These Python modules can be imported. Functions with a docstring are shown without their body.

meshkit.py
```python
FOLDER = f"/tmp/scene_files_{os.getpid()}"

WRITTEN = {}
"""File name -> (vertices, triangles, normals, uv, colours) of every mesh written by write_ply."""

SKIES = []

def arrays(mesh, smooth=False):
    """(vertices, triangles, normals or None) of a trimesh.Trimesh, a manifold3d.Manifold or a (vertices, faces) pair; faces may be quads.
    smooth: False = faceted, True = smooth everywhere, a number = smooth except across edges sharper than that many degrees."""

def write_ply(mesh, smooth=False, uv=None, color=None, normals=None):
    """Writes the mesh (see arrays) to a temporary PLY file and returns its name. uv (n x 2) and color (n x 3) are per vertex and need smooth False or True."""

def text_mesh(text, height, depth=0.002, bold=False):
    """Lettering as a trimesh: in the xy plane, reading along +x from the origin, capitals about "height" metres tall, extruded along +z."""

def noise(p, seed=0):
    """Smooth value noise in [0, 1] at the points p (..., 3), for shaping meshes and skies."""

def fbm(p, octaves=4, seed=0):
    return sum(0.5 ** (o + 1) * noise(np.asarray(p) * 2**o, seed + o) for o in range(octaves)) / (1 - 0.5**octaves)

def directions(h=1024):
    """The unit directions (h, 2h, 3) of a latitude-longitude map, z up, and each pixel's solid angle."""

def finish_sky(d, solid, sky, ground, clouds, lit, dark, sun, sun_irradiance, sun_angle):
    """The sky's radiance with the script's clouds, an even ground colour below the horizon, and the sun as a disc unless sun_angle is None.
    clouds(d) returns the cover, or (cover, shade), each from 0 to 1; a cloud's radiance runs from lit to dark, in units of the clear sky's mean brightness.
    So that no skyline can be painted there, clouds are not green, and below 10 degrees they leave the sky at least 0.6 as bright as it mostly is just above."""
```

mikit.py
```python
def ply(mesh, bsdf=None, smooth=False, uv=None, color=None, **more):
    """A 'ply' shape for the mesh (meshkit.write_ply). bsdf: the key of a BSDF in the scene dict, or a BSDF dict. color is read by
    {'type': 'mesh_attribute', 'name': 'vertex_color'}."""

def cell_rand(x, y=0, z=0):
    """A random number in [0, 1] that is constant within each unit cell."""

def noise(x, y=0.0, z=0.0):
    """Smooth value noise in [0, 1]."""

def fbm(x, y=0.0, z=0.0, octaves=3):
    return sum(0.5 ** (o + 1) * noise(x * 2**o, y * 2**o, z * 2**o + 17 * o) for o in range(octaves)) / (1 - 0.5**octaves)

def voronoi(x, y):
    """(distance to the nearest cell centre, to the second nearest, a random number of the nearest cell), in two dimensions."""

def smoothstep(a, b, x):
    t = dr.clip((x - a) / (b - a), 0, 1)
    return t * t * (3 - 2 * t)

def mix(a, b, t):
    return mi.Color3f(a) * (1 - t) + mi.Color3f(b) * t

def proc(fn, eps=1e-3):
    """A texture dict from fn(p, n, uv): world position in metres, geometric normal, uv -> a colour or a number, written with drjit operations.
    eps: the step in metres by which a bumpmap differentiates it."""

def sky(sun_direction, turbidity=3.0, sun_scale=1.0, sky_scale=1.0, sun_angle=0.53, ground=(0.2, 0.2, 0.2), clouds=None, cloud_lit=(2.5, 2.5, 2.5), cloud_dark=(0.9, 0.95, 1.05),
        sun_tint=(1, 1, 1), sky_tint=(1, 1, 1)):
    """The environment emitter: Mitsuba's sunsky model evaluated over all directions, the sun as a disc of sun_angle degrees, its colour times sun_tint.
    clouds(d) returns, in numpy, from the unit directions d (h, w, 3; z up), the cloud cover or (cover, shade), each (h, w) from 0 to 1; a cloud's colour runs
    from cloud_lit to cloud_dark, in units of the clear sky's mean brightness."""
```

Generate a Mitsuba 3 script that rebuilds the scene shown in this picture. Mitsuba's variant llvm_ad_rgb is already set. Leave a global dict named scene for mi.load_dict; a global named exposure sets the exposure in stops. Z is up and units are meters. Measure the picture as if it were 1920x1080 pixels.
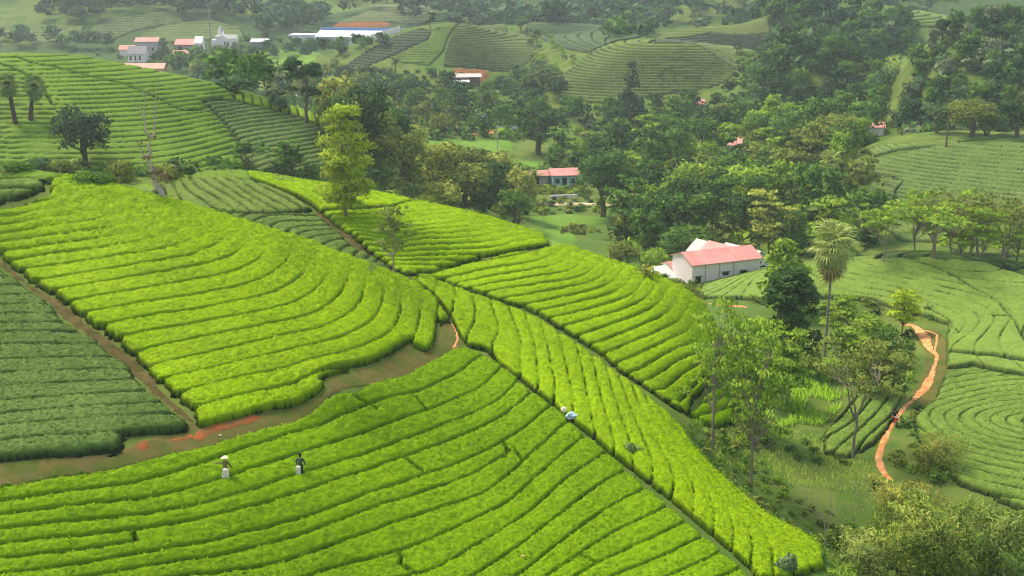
import math, random, numpy as np, trimesh, mitsuba as mi, mikit, meshkit
from scipy import ndimage
from scipy.spatial import cKDTree
from shapely.geometry import Polygon, LineString
import shapely
T = mi.ScalarTransform4f
scene, labels = {'type': 'scene'}, {}
rng = np.random.default_rng(11)
W0, H0, FOC = 1920.0, 1080.0, 2300.0
TILT = math.atan(690 / FOC)
CT, ST = math.cos(TILT), math.sin(TILT)
# ---------------------------------------------------------------- camera, sky, exposure
scene['camera'] = {'type': 'perspective', 'fov': math.degrees(2 * math.atan(960 / FOC)), 'fov_axis': 'x', 'near_clip': 1.0, 'far_clip': 9000.0,
                   'to_world': T().look_at(origin=[0, 0, 0], target=[0, CT, -ST], up=[0, 0, 1])}
scene['sky'] = mikit.sky((-0.45, 0.3, 0.84), turbidity=4, sun_scale=0.95, sun_angle=18, clouds=lambda d: 1.0, cloud_lit=(1.6, 1.75, 2.1), ground=(0.1, 0.15, 0.05))
exposure = 2.0
HAZE = 0.00036

# ---------------------------------------------------------------- the lie of the land: surveyed points, (picture column, picture row, height) or (x, y, height)
def slope_of(v):
    a = (540.0 - v) / FOC
    return (-ST + CT * a) / (CT + ST * a)
def at_z(u, v, z):
    y = z / slope_of(v)
    depth = y * CT - z * ST
    return ((u - 960) / FOC * depth, y, z)
SEEN = [
 # D, lower field
 (0,905,-31),(200,885,-31.4),(425,840,-31.8),(600,770,-31.9),(750,705,-32.6),(850,665,-33.1),(882,655,-33.5),
 (0,1000,-32.3),(0,1080,-33.4),(425,900,-32.7),(425,1000,-34.2),(425,1080,-35.3),(700,1080,-37.3),(700,960,-35.6),(700,840,-34),(850,800,-34.6),
 (1000,740,-35.3),(1210,905,-38),(1410,1080,-40.2),(1000,900,-36.9),(1000,1000,-38),(1150,1000,-38.6),(1250,1080,-39.6),(1000,1080,-38.6),
 # E and the bank
 (0,868,-30.4),(120,857,-30.5),(232,840,-30.6),(350,800,-30.8),(370,790,-30.7),(0,680,-28.3),(150,620,-27.9),(0,512,-25.9),(260,720,-29.4),(0,780,-29.6),(150,750,-29.5),
 # A
 (30,500,-25.8),(0,380,-22),(95,345,-21),(200,360,-21.7),(300,385,-22.6),(420,412,-24.1),(560,452,-26.1),(640,482,-27.6),(760,525,-30.4),(835,580,-32.2),
 (213,633,-28.3),(277,690,-29.5),(400,600,-28),(200,470,-24.9),(400,480,-25.5),(560,715,-30.5),(610,740,-31),(700,655,-31),(810,645,-32.2),(700,560,-29.6),(600,600,-29.3),(848,610,-32.9),
 (60,345,-21),(0,330,-20.4),
 # G and the saddle
 (735,510,-31.3),(765,515,-31.6),(600,430,-29.8),(570,400,-29),(300,352,-27.6),(350,336,-26.9),(460,330,-26.6),(640,470,-30.6),(450,370,-27.8),(220,345,-27.6),
 # B
 (830,532,-33.3),(1000,600,-34.6),(1150,690,-37),(1280,772,-39.4),(600,352,-27.9),(720,371,-28.9),(860,401,-30.3),(1000,441,-31.8),(1150,498,-33.7),(1310,573,-36.5),(1335,715,-39.2),
 (800,450,-30.6),(1000,520,-32.8),(1150,600,-35.2),(1250,680,-37.5),(600,400,-29.1),(680,450,-30.2),
 # C
 (1100,735,-36.2),(1215,800,-37.6),(1290,800,-39.3),(1340,900,-39.6),(1450,985,-41.2),(1540,1030,-42.8),(1100,680,-35.9),(920,620,-33.9),(1300,950,-39),(1420,1040,-40.6),
 # right-hand valley
 (1300,790,-41.2),(1360,860,-42.5),(1410,922,-44.3),(1500,940,-45),(1520,800,-46),(1600,860,-45.8),(1677,790,-45.6),(1740,620,-47.3),(1720,740,-46.4),(1650,885,-45.3),(1700,1075,-46),(1560,1060,-45.2),
 (1500,720,-46.5),(1545,665,-47.2),(1400,760,-44),(1620,980,-46.6),(1850,1070,-45.5),(1920,1000,-46),
 # H
 (1300,548,-50.5),(1420,560,-48),(1500,512,-46.5),(1620,499,-44.5),(1780,499,-43.3),(1900,530,-44),(1850,700,-45.4),(1900,900,-44.8),(1790,800,-45.2),(1790,650,-45.8),(1920,620,-44.5),(1660,560,-46.5),(1730,900,-45.4),(1440,500,-51.5),
 # I
 (1600,312,-45.5),(1760,288,-41.8),(1920,280,-40.5),(1760,395,-49),(1640,400,-50.5),(1900,400,-48),(1920,252,-40.3),(1620,275,-44.5),(1700,480,-52.5),(1900,480,-52),
 # F
 (0,100,-21.5),(150,112,-22.4),(300,142,-25),(420,177,-28),(600,222,-33),(300,220,-29.8),(0,220,-29.2),(300,320,-35),(0,320,-35),(550,300,-37),(150,160,-25.5),(470,240,-32.8),(150,270,-32.2),
 # valley floor
 (880,300,-57),(900,270,-57.2),(1060,340,-56.5),(1050,430,-56),(1300,420,-56),(1250,520,-55.5),(1350,330,-56),(1150,300,-57),(1450,400,-55.5),(1500,330,-54),(700,250,-55),(620,190,-56),(850,215,-56.5),(1000,215,-55.5),
 (1300,250,-55),(1500,250,-51),(1700,240,-47),(1880,235,-45),(1640,230,-50),
 (560,110,-55),(260,115,-56),(640,65,-56),(480,85,-56),(880,150,-51.5),(960,170,-52),
 # J, K
 (860,47,-37.5),(770,52,-38.5),(960,75,-42.5),(650,130,-50),(700,90,-44),(850,135,-49.5),(1000,130,-49),(850,90,-43.5),
 (1150,190,-52),(1290,86,-39),(1400,95,-40),(1120,125,-44.5),(1280,140,-46),(1200,95,-40.2),(1350,165,-49),
 # wooded hills
 (1560,20,-31),(1480,20,-32),(1680,50,-36),(1560,80,-41),(1850,35,-25.6),(1750,90,-31),(1920,28,-24.2),(1715,106,-33.2),(1790,58,-27.5),(1700,135,-37),(1900,80,-29.9),(1900,140,-35.2),(1720,170,-40),(1560,115,-39),(1460,150,-44.5),(1620,120,-41),(1600,190,-49),(1660,150,-42.5),
 (1300,55,-40),(1420,45,-39),(1350,75,-42),(1100,60,-43),(1180,50,-41),(1040,75,-46),
]
HID = [  # dips behind the crests, and the land around
 (-15.7,109,-30.7),(-19.6,110,-29.5),(-12.6,108,-31.1),(-26.3,109,-27.5),(-34,114,-29),(-22,115,-30),(-12,118,-31.5),(-50,112,-27),(-60,150,-42),(-30,150,-40),(-10,155,-45),(8,150,-45),(22,145,-47),(-85,150,-40),(-110,180,-38),(-100,130,-30),(-72,100,-22),(-70,70,-28),(-60,50,-31),
 (30,128,-46.6),(40,118,-46),(23,88,-45.3),(29,80,-46.5),(27,78,-46.7),(25,112,-45),(24,104,-44.6),(27,122,-46),(23,84,-46),(20,60,-42),(0,48,-38),(-20,45,-35),(40,60,-45),(60,70,-45),(0,20,-30),(-40,10,-25),(60,10,-40),(0,-40,-10),(-80,-40,-10),(80,-40,-30),
 (60,190,-53),(95,185,-51),(85,265,-46),(120,260,-44),(-70,240,-40),(-40,245,-45),(-100,245,-36),(-15,240,-52),(-60,300,-55),(-120,320,-52),(-130,230,-27),(-180,300,-50),(-150,200,-30),(0,420,-56),(-100,450,-57),
 (-20,520,-50),(30,540,-50),(90,440,-48),(60,500,-50),(160,420,-45),(130,560,-44),(210,520,-45),(140,110,-46),(130,150,-47),(150,200,-45),(180,300,-35),(220,380,-35),(300,380,-30),
 (-200,420,-55),(-400,200,-40),(400,200,-35),(-260,500,-56),(-120,540,-56),(0,600,-56),(150,600,-56),(300,600,-56),(450,450,-40),(-450,420,-50),(-250,100,-35),(250,100,-45),(-300,-100,-20),(300,-100,-30),(260,480,-38),
]
PTS = np.array([at_z(*p) for p in SEEN] + HID, float)
def _tps(pts, lam):
    n = len(pts); d = np.linalg.norm(pts[:, None, :2] - pts[None, :, :2], axis=2)
    K = np.where(d > 0, d ** 2 * np.log(np.maximum(d, 1e-9)), 0) + lam * np.eye(n)
    P = np.hstack([np.ones((n, 1)), pts[:, :2]])
    A = np.block([[K, P], [P.T, np.zeros((3, 3))]])
    w = np.linalg.solve(A, np.concatenate([pts[:, 2], np.zeros(3)]))
    return w
class Spline:
    def __init__(s, xy, val, lam):
        s.c = xy.mean(0); s.k = 1.0 / max(xy.std(), 1e-6)
        s.p = (xy - s.c) * s.k
        s.w = _tps(np.column_stack([s.p, val]), lam)
    def __call__(s, x, y):
        x, y = np.asarray(x, float), np.asarray(y, float); sh = x.shape
        q = (np.column_stack([x.ravel(), y.ravel()]) - s.c) * s.k; out = np.empty(len(q))
        for i in range(0, len(q), 40000):
            d2 = ((q[i:i + 40000, None] - s.p[None]) ** 2).sum(2)
            out[i:i + 40000] = (0.5 * d2 * np.log(np.maximum(d2, 1e-18))) @ s.w[:-3] + s.w[-3] + q[i:i + 40000] @ s.w[-2:]
        return out.reshape(sh)
land0 = Spline(PTS[:, :2], PTS[:, 2], 2e-5)
# far hills: (x, y, half width, half depth, height), and rolling ground up to the horizon
FAR_HILLS = [(-160, 590, 62, 42, 15), (-118, 535, 40, 26, 12), (-60, 640, 40, 40, 13), (-200, 720, 120, 60, 28), (-330, 640, 120, 90, 24), (12, 560, 70, 26, 15), (250, 620, 110, 70, 22), (120, 640, 70, 40, 16),
             (90, 760, 120, 50, 24), (330, 800, 150, 90, 30), (-40, 860, 120, 60, 30), (-350, 950, 180, 120, 50), (180, 1000, 200, 110, 42), (520, 900, 200, 140, 55)]
def far_land(x, y):
    z = -57.0 + 0 * x
    for a, b, rx, ry, h in FAR_HILLS: z = z + h * np.exp(-((x - a) / rx) ** 2 - ((y - b) / ry) ** 2)
    t = np.clip((y - 650) / 900, 0, 1)
    return z + t * 60 * (meshkit.fbm(np.stack([x / 260, y / 260, 0 * x], -1), 4, 3) - 0.35) + np.clip((y - 1200) / 1500, 0, 1) * 130
# the terrain sampled once on three lattices
LATT = []
for x0, x1, y0, y1, st, ed in ((-1900, 1900, -150, 2800, 16.0, 1), (-330, 330, -40, 700, 6.0, 30.0), (-130, 150, 30, 300, 1.5, 15.0)):
    X, Y = np.meshgrid(np.arange(x0, x1 + st, st), np.arange(y0, y1 + st, st))
    Z = far_land(X, Y); m = (Y < 660) & (np.abs(X) < 500); zz = Z.copy(); zz[m] = land0(X[m], Y[m])
    t = np.clip((Y - 490) / 110, 0, 1); t = np.maximum(t, np.clip((np.abs(X) - 330) / 150, 0, 1)); t = t * t * (3 - 2 * t)
    near_z = np.clip(zz, -58, 0)
    LATT.append((x0, x1, y0, y1, st, ed, ndimage.spline_filter(near_z * (1 - t) + Z * t, 3)))
def land(x, y):
    x, y = np.asarray(x, float), np.asarray(y, float); sh = x.shape; x, y = np.atleast_1d(x), np.atleast_1d(y); z = None
    for x0, x1, y0, y1, st, ed, Z in LATT:
        v = ndimage.map_coordinates(Z, [(y - y0) / st, (x - x0) / st], order=3, prefilter=False, mode='nearest')
        if z is None: z = v; continue
        m = np.clip(np.minimum(np.minimum(x - x0, x1 - x), np.minimum(y - y0, y1 - y)) / ed, 0, 1); m = m * m * (3 - 2 * m)
        z = z * (1 - m) + v * m
    return z.reshape(sh)
def ray(u, v):
    a, b = (u - 960) / FOC, (540 - v) / FOC
    return np.array([a, CT + ST * b, -ST + CT * b])
def spot(u, v, up=0.0, near=45.0, far=2500.0):
    """the point of the land (raised by up) that the survey camera sees at (u, v)"""
    d = ray(u, v); ts = np.concatenate([np.arange(near, 320, 0.5), np.arange(320, far, 4.0)])
    p = ts[:, None] * d[None]; g = p[:, 2] - land(p[:, 0], p[:, 1]) - up
    k = np.nonzero(g <= 0)[0]
    if len(k) == 0: t = far
    elif k[0] == 0: t = ts[0]
    else:
        i = k[0]; t = ts[i - 1] + (ts[i] - ts[i - 1]) * g[i - 1] / (g[i - 1] - g[i])
    p = t * d
    return np.array([p[0], p[1], float(land(p[0], p[1]))])

# ---------------------------------------------------------------- materials
def rgb(*c): return {'type': 'rgb', 'value': [float(x) for x in c]}
def two(b): return {'type': 'twosided', 'bsdf': b}
def paint(name, c, rough=0.7, **k):
    scene[name] = two({'type': 'principled', 'base_color': rgb(*c) if isinstance(c, (tuple, list)) else c, 'roughness': rough, 'specular': k.pop('specular', 0.2), **k})
    return name
VC = {'type': 'mesh_attribute', 'name': 'vertex_color'}
scene['tea_leaf'] = two({'type': 'principled', 'base_color': VC, 'roughness': 0.65, 'specular': 0.06})
scene['foliage'] = {'type': 'principledthin', 'base_color': VC, 'roughness': 0.6, 'diff_trans': 0.4, 'eta': 1.35}
scene['matte_colour'] = two({'type': 'principled', 'base_color': VC, 'roughness': 0.85, 'specular': 0.15})
def smooth_np(a, b, x):
    t = np.clip((x - a) / (b - a), 0, 1); return t * t * (3 - 2 * t)
def nz(x, y, s, o=3, seed=0):
    return meshkit.fbm(np.stack([np.asarray(x) / s, np.asarray(y) / s, 0 * np.asarray(x) + seed * 7.3], -1), o, seed)
def raw_ply(v, f, bsdf, col=None, nrm=None, **k):
    path = meshkit.write_ply((v, f), False, None, col, normals=nrm)
    return {'type': 'ply', 'filename': path, 'face_normals': nrm is None, 'bsdf': {'type': 'ref', 'id': bsdf}, **k}
def vnorm(v, f):
    n = np.zeros_like(v); c = np.cross(v[f[:, 1]] - v[f[:, 0]], v[f[:, 2]] - v[f[:, 0]])
    for k in range(3): np.add.at(n, f[:, k], c)
    return n / np.maximum(np.linalg.norm(n, axis=1, keepdims=True), 1e-12)
used = {}
def fresh(name, parent=None):
    base = name if parent is None else parent + '__' + name
    n = used.get(base, -1) + 1; used[base] = n
    return base if n == 0 else '%s_%03d' % (base, n)
def tag(key, label=None, category=None, group=None, kind=None):
    labels[key] = {k: v for k, v in (('label', label), ('category', category), ('group', group), ('kind', kind)) if v}
ORD = 'first second third fourth fifth sixth seventh eighth ninth tenth eleventh twelfth thirteenth fourteenth fifteenth sixteenth seventeenth eighteenth nineteenth twentieth'.split()
def nth(n):
    if n <= 20: return ORD[n - 1]
    t = {2: 'twenty', 3: 'thirty', 4: 'forty', 5: 'fifty'}[n // 10]
    return t + '-' + ORD[n % 10 - 1] if n % 10 else {3: 'thirtieth', 4: 'fortieth', 5: 'fiftieth'}[n // 10]

# ---------------------------------------------------------------- the ground: one sheet out to the horizon
def ground_sheet():
    ys = [-120.0]
    while ys[-1] < 2700: ys.append(ys[-1] + (6 if ys[-1] < 40 else 0.7 + max(0, ys[-1] - 110) * 0.0095))
    ys = np.array(ys); m = 430; t = np.linspace(-1, 1, m)
    X = t[None] * (75 + 0.62 * np.maximum(ys, 0))[:, None]; Y = np.repeat(ys[:, None], m, 1)
    Z = land(X, Y) + (nz(X, Y, 2.2, 3, 5) - 0.5) * 0.22
    v = np.stack([X, Y, Z], -1).reshape(-1, 3)
    i, j = np.meshgrid(np.arange(len(ys) - 1), np.arange(m - 1), indexing='ij'); a = i * m + j
    f = np.concatenate([np.stack([a, a + 1, a + m + 1], -1).reshape(-1, 3), np.stack([a, a + m + 1, a + m], -1).reshape(-1, 3)])
    return v, f
def ground_colour(p, n, uv):
    a = mikit.fbm(p.x / 3.1, p.y / 3.1, 0, 3); b = mikit.fbm(p.x / 0.45, p.y / 0.45, 2.0, 2); c = mikit.fbm(p.x / 26, p.y / 26, 5.0, 2)
    g = mikit.mix((0.075, 0.145, 0.022), (0.12, 0.175, 0.035), mikit.smoothstep(0.3, 0.7, a))
    g = mikit.mix(g, (0.15, 0.15, 0.06), 0.35 * mikit.smoothstep(0.55, 0.75, b))
    g = mikit.mix(g, (0.075, 0.15, 0.028), 0.6 * mikit.smoothstep(0.45, 0.65, c))
    return mikit.mix(g, (0.04, 0.08, 0.03), 0.75 * mikit.smoothstep(430, 540, p.y) * mikit.smoothstep(0.4, 0.52, mikit.fbm(p.x / 75, p.y / 75, 8.0, 3)))
paint('ground_cover', mikit.proc(ground_colour), 0.9, specular=0.1)
gv, gf = ground_sheet()
scene['ground'] = raw_ply(gv, gf, 'ground_cover', nrm=vnorm(gv, gf)); tag('ground', 'grassy green ground of the hills and the valley', 'ground', kind='structure')

# ---------------------------------------------------------------- tea
def worldline(px, up=0.45, step=1.5):
    p = np.array([spot(q[0], q[1], up) for q in px])[:, :2]
    return dense(p, step)
def dense(p, step):
    out = [p[0]]
    for a, b in zip(p[:-1], p[1:]):
        k = max(1, int(np.ceil(np.linalg.norm(b - a) / step)))
        out += [a + (b - a) * (i + 1) / k for i in range(k)]
    return np.array(out)
def outline(px, up=0.3):
    """picture outline -> world polygon; a third number pushes the point that many metres farther back (over a crest)"""
    out = []
    for q in px:
        s = spot(q[0], q[1], up)[:2]
        if len(q) > 2: s = s + s / np.linalg.norm(s) * q[2]
        out.append(s)
    return np.array(out)
def seen_from_camera(p):
    """which of the points p (on the hedge tops) are in the frame and in sight"""
    d = p[:, 1] * CT - p[:, 2] * ST; u = 960 + FOC * p[:, 0] / d; v = 540 - FOC * (p[:, 1] * ST + p[:, 2] * CT) / d
    ok = (u > 0) & (u < 1920) & (v > 0) & (v < 1080)
    for t in np.linspace(0.45, 0.985, 40): ok &= p[:, 2] * t > land(p[:, 0] * t, p[:, 1] * t) + 0.3
    return ok
def raster(poly_or_lines, X, Y, res, lines=False):
    if lines:
        m = np.ones(X.shape, bool)
        for l in poly_or_lines:
            q = dense(l, res * 0.5); i = np.round((q[:, 0] - X[0, 0]) / res).astype(int); j = np.round((q[:, 1] - Y[0, 0]) / res).astype(int)
            k = (i >= 0) & (j >= 0) & (i < X.shape[1]) & (j < X.shape[0]); m[j[k], i[k]] = False
        return ndimage.distance_transform_edt(m) * res
    P = shapely.make_valid(Polygon(poly_or_lines)); shapely.prepare(P)
    m = shapely.contains_xy(P, X.ravel(), Y.ravel()).reshape(X.shape)
    return ndimage.distance_transform_edt(m) * res
def tea_field(name, poly, S, res, top, side, where, group, gap=0.13, gapvar=0.16, rise=0.3, hedge=0.66, leaf=0, leaf_size=0.085, cuts=(), only=None, tint=0.25, order='down', rows=True, tip=None, mottle=1.0, bump=0.06, crest=None, crest_w=9.0, tongue=0.1, stagger=0.1):
    """a field of hedge rows: S(x, y) counts the rows, poly bounds it; rows=False makes it one mass"""
    lo, hi = poly.min(0) - 0.5, poly.max(0) + 0.5
    X, Y = np.meshgrid(np.arange(lo[0], hi[0], res), np.arange(lo[1], hi[1], res))
    edge = raster(poly, X, Y, res)
    g = 0.5 * max(1.0, res / 0.25)
    cx, cy = np.meshgrid(np.arange(lo[0] - g, hi[0] + 2 * g, g), np.arange(lo[1] - g, hi[1] + 2 * g, g))
    def fine(F): return ndimage.map_coordinates(F, [(Y - cy[0, 0]) / g, (X - cx[0, 0]) / g], order=1)
    SC = S(cx, cy); gy, gx = np.gradient(SC, g)
    s, grad = fine(SC), fine(np.maximum(np.hypot(gx, gy), 1e-3)); base = fine(land(cx, cy))
    s = s + (nz(X, Y, 1.1, 2, 3) - 0.5) * 0.11 * np.minimum(grad, 1.2)
    k = np.round(s); gd = np.abs(s - k) / grad
    if only:
        for idx, fn in only.items():
            w = np.array(spot(*fn[0])[:2]); d = np.array(fn[1], float)
            gd = np.where((k == idx) & (((X - w[0]) * d[0] + (Y - w[1]) * d[1]) > 0), 9.0, gd)
    if len(cuts): gd = np.minimum(gd, raster(cuts, X, Y, res, True))
    n1, n2, n3 = nz(X, Y, 2.6, 2, 1), nz(X, Y, 0.42, 2, 2), nz(X, Y, 0.16, 1, 4)
    w0 = gap + gapvar * (n1 - 0.5) * 2 + (n2 - 0.5) * 0.16
    if crest is not None:
        dc = cKDTree(crest).query(np.column_stack([cx.ravel(), cy.ravel()]))[0].reshape(cx.shape); w0 = w0 - 0.12 * (1 - smooth_np(1.5, crest_w, fine(dc)))
    if rows:
        stag = meshkit.noise(np.stack([np.floor(s) * 7.31, 0 * s, 0 * s], -1), 5); edge = np.where(edge > 0, np.maximum(edge - stagger * stag, 0.001), 0); w0 = w0 + tongue * (1 - smooth_np(0.0, 1.0, edge)) ** 1.5
    a = 1 - np.clip((gd - w0) / rise, 0, 1); b = 1 - np.clip((edge - 0.03 - (n2 - 0.5) * 0.34 - (n1 - 0.5) * 0.2) / (rise * 1.9 + 0.05), 0, 1)
    h = np.sqrt(np.maximum(0, 1 - a ** 3.0)) * np.sqrt(np.maximum(0, 1 - b ** 2.4)) * (edge > 0)
    across = np.clip(gd * grad * 2, 0, 1)
    lift = hedge * h * (0.9 + 0.1 * across) + h * (bump * 2 * (n2 - 0.5) + bump * 2.2 * (n3 - 0.5) + 0.14 * (nz(X, Y, 1.4, 2, 8) - 0.5))
    Z = base - 0.06 + lift
    ny, nx = X.shape
    row = np.floor(s).astype(int)
    # colour: young flush on the plucked top, flanks old dark leaves and stems with gap shade painted in
    patch = smooth_np(0.5, 0.75, nz(X, Y, 4.5, 3, 19)) * 0.16
    tone = (nz(X, Y, 9.0, 3, 9) - 0.5) * tint * 2.2 * mottle - patch + (n2 - 0.5) * 0.6 + (n3 - 0.5) * 0.5 - (0.18 if leaf else 0)  # leafy canopy base darkened: shade between leaves painted over the mature leaf tone
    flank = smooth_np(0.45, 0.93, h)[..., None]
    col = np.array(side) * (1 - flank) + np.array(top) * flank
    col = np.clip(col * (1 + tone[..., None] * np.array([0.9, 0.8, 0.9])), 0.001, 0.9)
    i, j = np.meshgrid(np.arange(ny - 1), np.arange(nx - 1), indexing='ij')
    ok = np.maximum(np.maximum(h[:-1, :-1], h[1:, :-1]), np.maximum(h[:-1, 1:], h[1:, 1:])) > 0.12
    cell = np.stack([i[ok], j[ok]], -1); crow = row[:-1, :-1]; cr = crow[ok]
    # which rows are in sight; the rest joins its neighbour
    m = h > 0.8; samp = rng.permutation(np.count_nonzero(m))[:9000]
    P = np.stack([X[m], Y[m], Z[m]], -1)[samp]; vis = seen_from_camera(P); rid = row[m][samp]
    if rows:
        ids = [r for r in np.unique(cr) if np.count_nonzero(vis & (rid == r)) >= 3]
        ids = np.array(ids) if len(ids) else np.array([int(np.median(cr))])
        cr = ids[np.abs(cr[:, None] - ids[None]).argmin(1)]
    else:
        ids = np.array([0]); cr = cr * 0
    V = np.stack([X, Y, Z], -1).reshape(-1, 3); C = col.reshape(-1, 3)
    todo = []
    for r_no, r in enumerate(ids):
        cm = np.zeros((ny - 1, nx - 1), bool); cc0 = cell[cr == r]; cm[cc0[:, 0], cc0[:, 1]] = True; lab, nl = ndimage.label(cm, np.ones((3, 3))) ; sizes = np.bincount(lab.ravel())[1:] * res * res if nl else []
        big = [i + 1 for i in np.argsort(sizes)[::-1] if sizes[i] > 2.5] or ([int(np.argmax(sizes)) + 1] if nl else [])
        for pn, li in enumerate(big if rows else [0]): todo.append((r_no, r, cc0[lab[cc0[:, 0], cc0[:, 1]] == li] if rows else cc0, pn))
    for r_no, r, c, pn in todo:
        if len(c) < 6: continue
        q = c[:, 0] * nx + c[:, 1]
        f = np.concatenate([np.stack([q, q + 1, q + nx + 1], -1), np.stack([q, q + nx + 1, q + nx], -1)])
        u, inv = np.unique(f, return_inverse=True); f = inv.reshape(-1, 3); v, cc = V[u], C[u]; n = vnorm(v, f)
        if leaf:
            hh = h.reshape(-1)[u]; cand = np.nonzero(hh > 0.2)[0]
            cnt = int(len(cand) * res * res * leaf)
            if cnt:
                pk = cand[rng.integers(0, len(cand), cnt)]; p = v[pk] + (rng.random((cnt, 3)) - 0.5) * [res, res, 0] + n[pk] * rng.uniform(-0.01, 0.06, (cnt, 1))
                d = rng.normal(size=(cnt, 3)); d /= np.linalg.norm(d, axis=1, keepdims=True); d = d + n[pk] * 0.5; d /= np.linalg.norm(d, axis=1, keepdims=True)
                t = np.cross(d, rng.normal(size=(cnt, 3))); t /= np.linalg.norm(t, axis=1, keepdims=True)
                L = leaf_size * rng.uniform(0.7, 1.5, (cnt, 1)); a3 = p + d * L; b3 = p + t * L * 0.42; c3 = p - t * L * 0.42
                fn = np.cross(b3 - a3, c3 - a3); fn /= np.maximum(np.linalg.norm(fn, axis=1, keepdims=True), 1e-12); fn *= np.sign((fn * n[pk]).sum(1, keepdims=True) + 1e-9)
                fn = fn * 0.6 + n[pk] * 0.6; fn /= np.linalg.norm(fn, axis=1, keepdims=True)
                lc = cc[pk] * (rng.uniform(0.6, 1.7, (cnt, 1)))
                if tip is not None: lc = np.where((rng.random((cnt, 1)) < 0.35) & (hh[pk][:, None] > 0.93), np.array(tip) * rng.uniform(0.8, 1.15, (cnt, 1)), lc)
                k0 = len(v); v = np.concatenate([v, np.stack([a3, b3, c3], 1).reshape(-1, 3)]); n = np.concatenate([n, np.repeat(fn, 3, 0)]); cc = np.concatenate([cc, np.repeat(np.clip(lc, 0.001, 0.9), 3, 0)])
                f = np.concatenate([f, np.arange(cnt * 3).reshape(-1, 3) + k0])
        key = fresh(name)
        scene[key] = raw_ply(v, f, 'tea_leaf', cc, n)
        if rows:
            o = r_no + 1
            if len(ids) - r_no <= 3 and len(ids) > 3: w = {1: 'lowest row', 2: 'second lowest row', 3: 'third lowest row'}[len(ids) - r_no]
            else: w = 'topmost row' if o == 1 else nth(o) + ' row down'
            tag(key, where % w + ('' if pn == 0 else ', shorter piece' if pn == 1 else ', shortest piece'), 'tea hedge', group)
        else: tag(key, where, 'tea field', kind='stuff')

def rowcount(gaps, lam=3e-3, up=0.45, step=2.0):
    xy, val = [], []
    for i, g in gaps.items():
        p = worldline(g, up, step); xy.append(p); val.append(np.full(len(p), float(i)))
    xy, val = np.vstack(xy), np.concatenate(val)
    return Spline(xy, val, lam)
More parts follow.
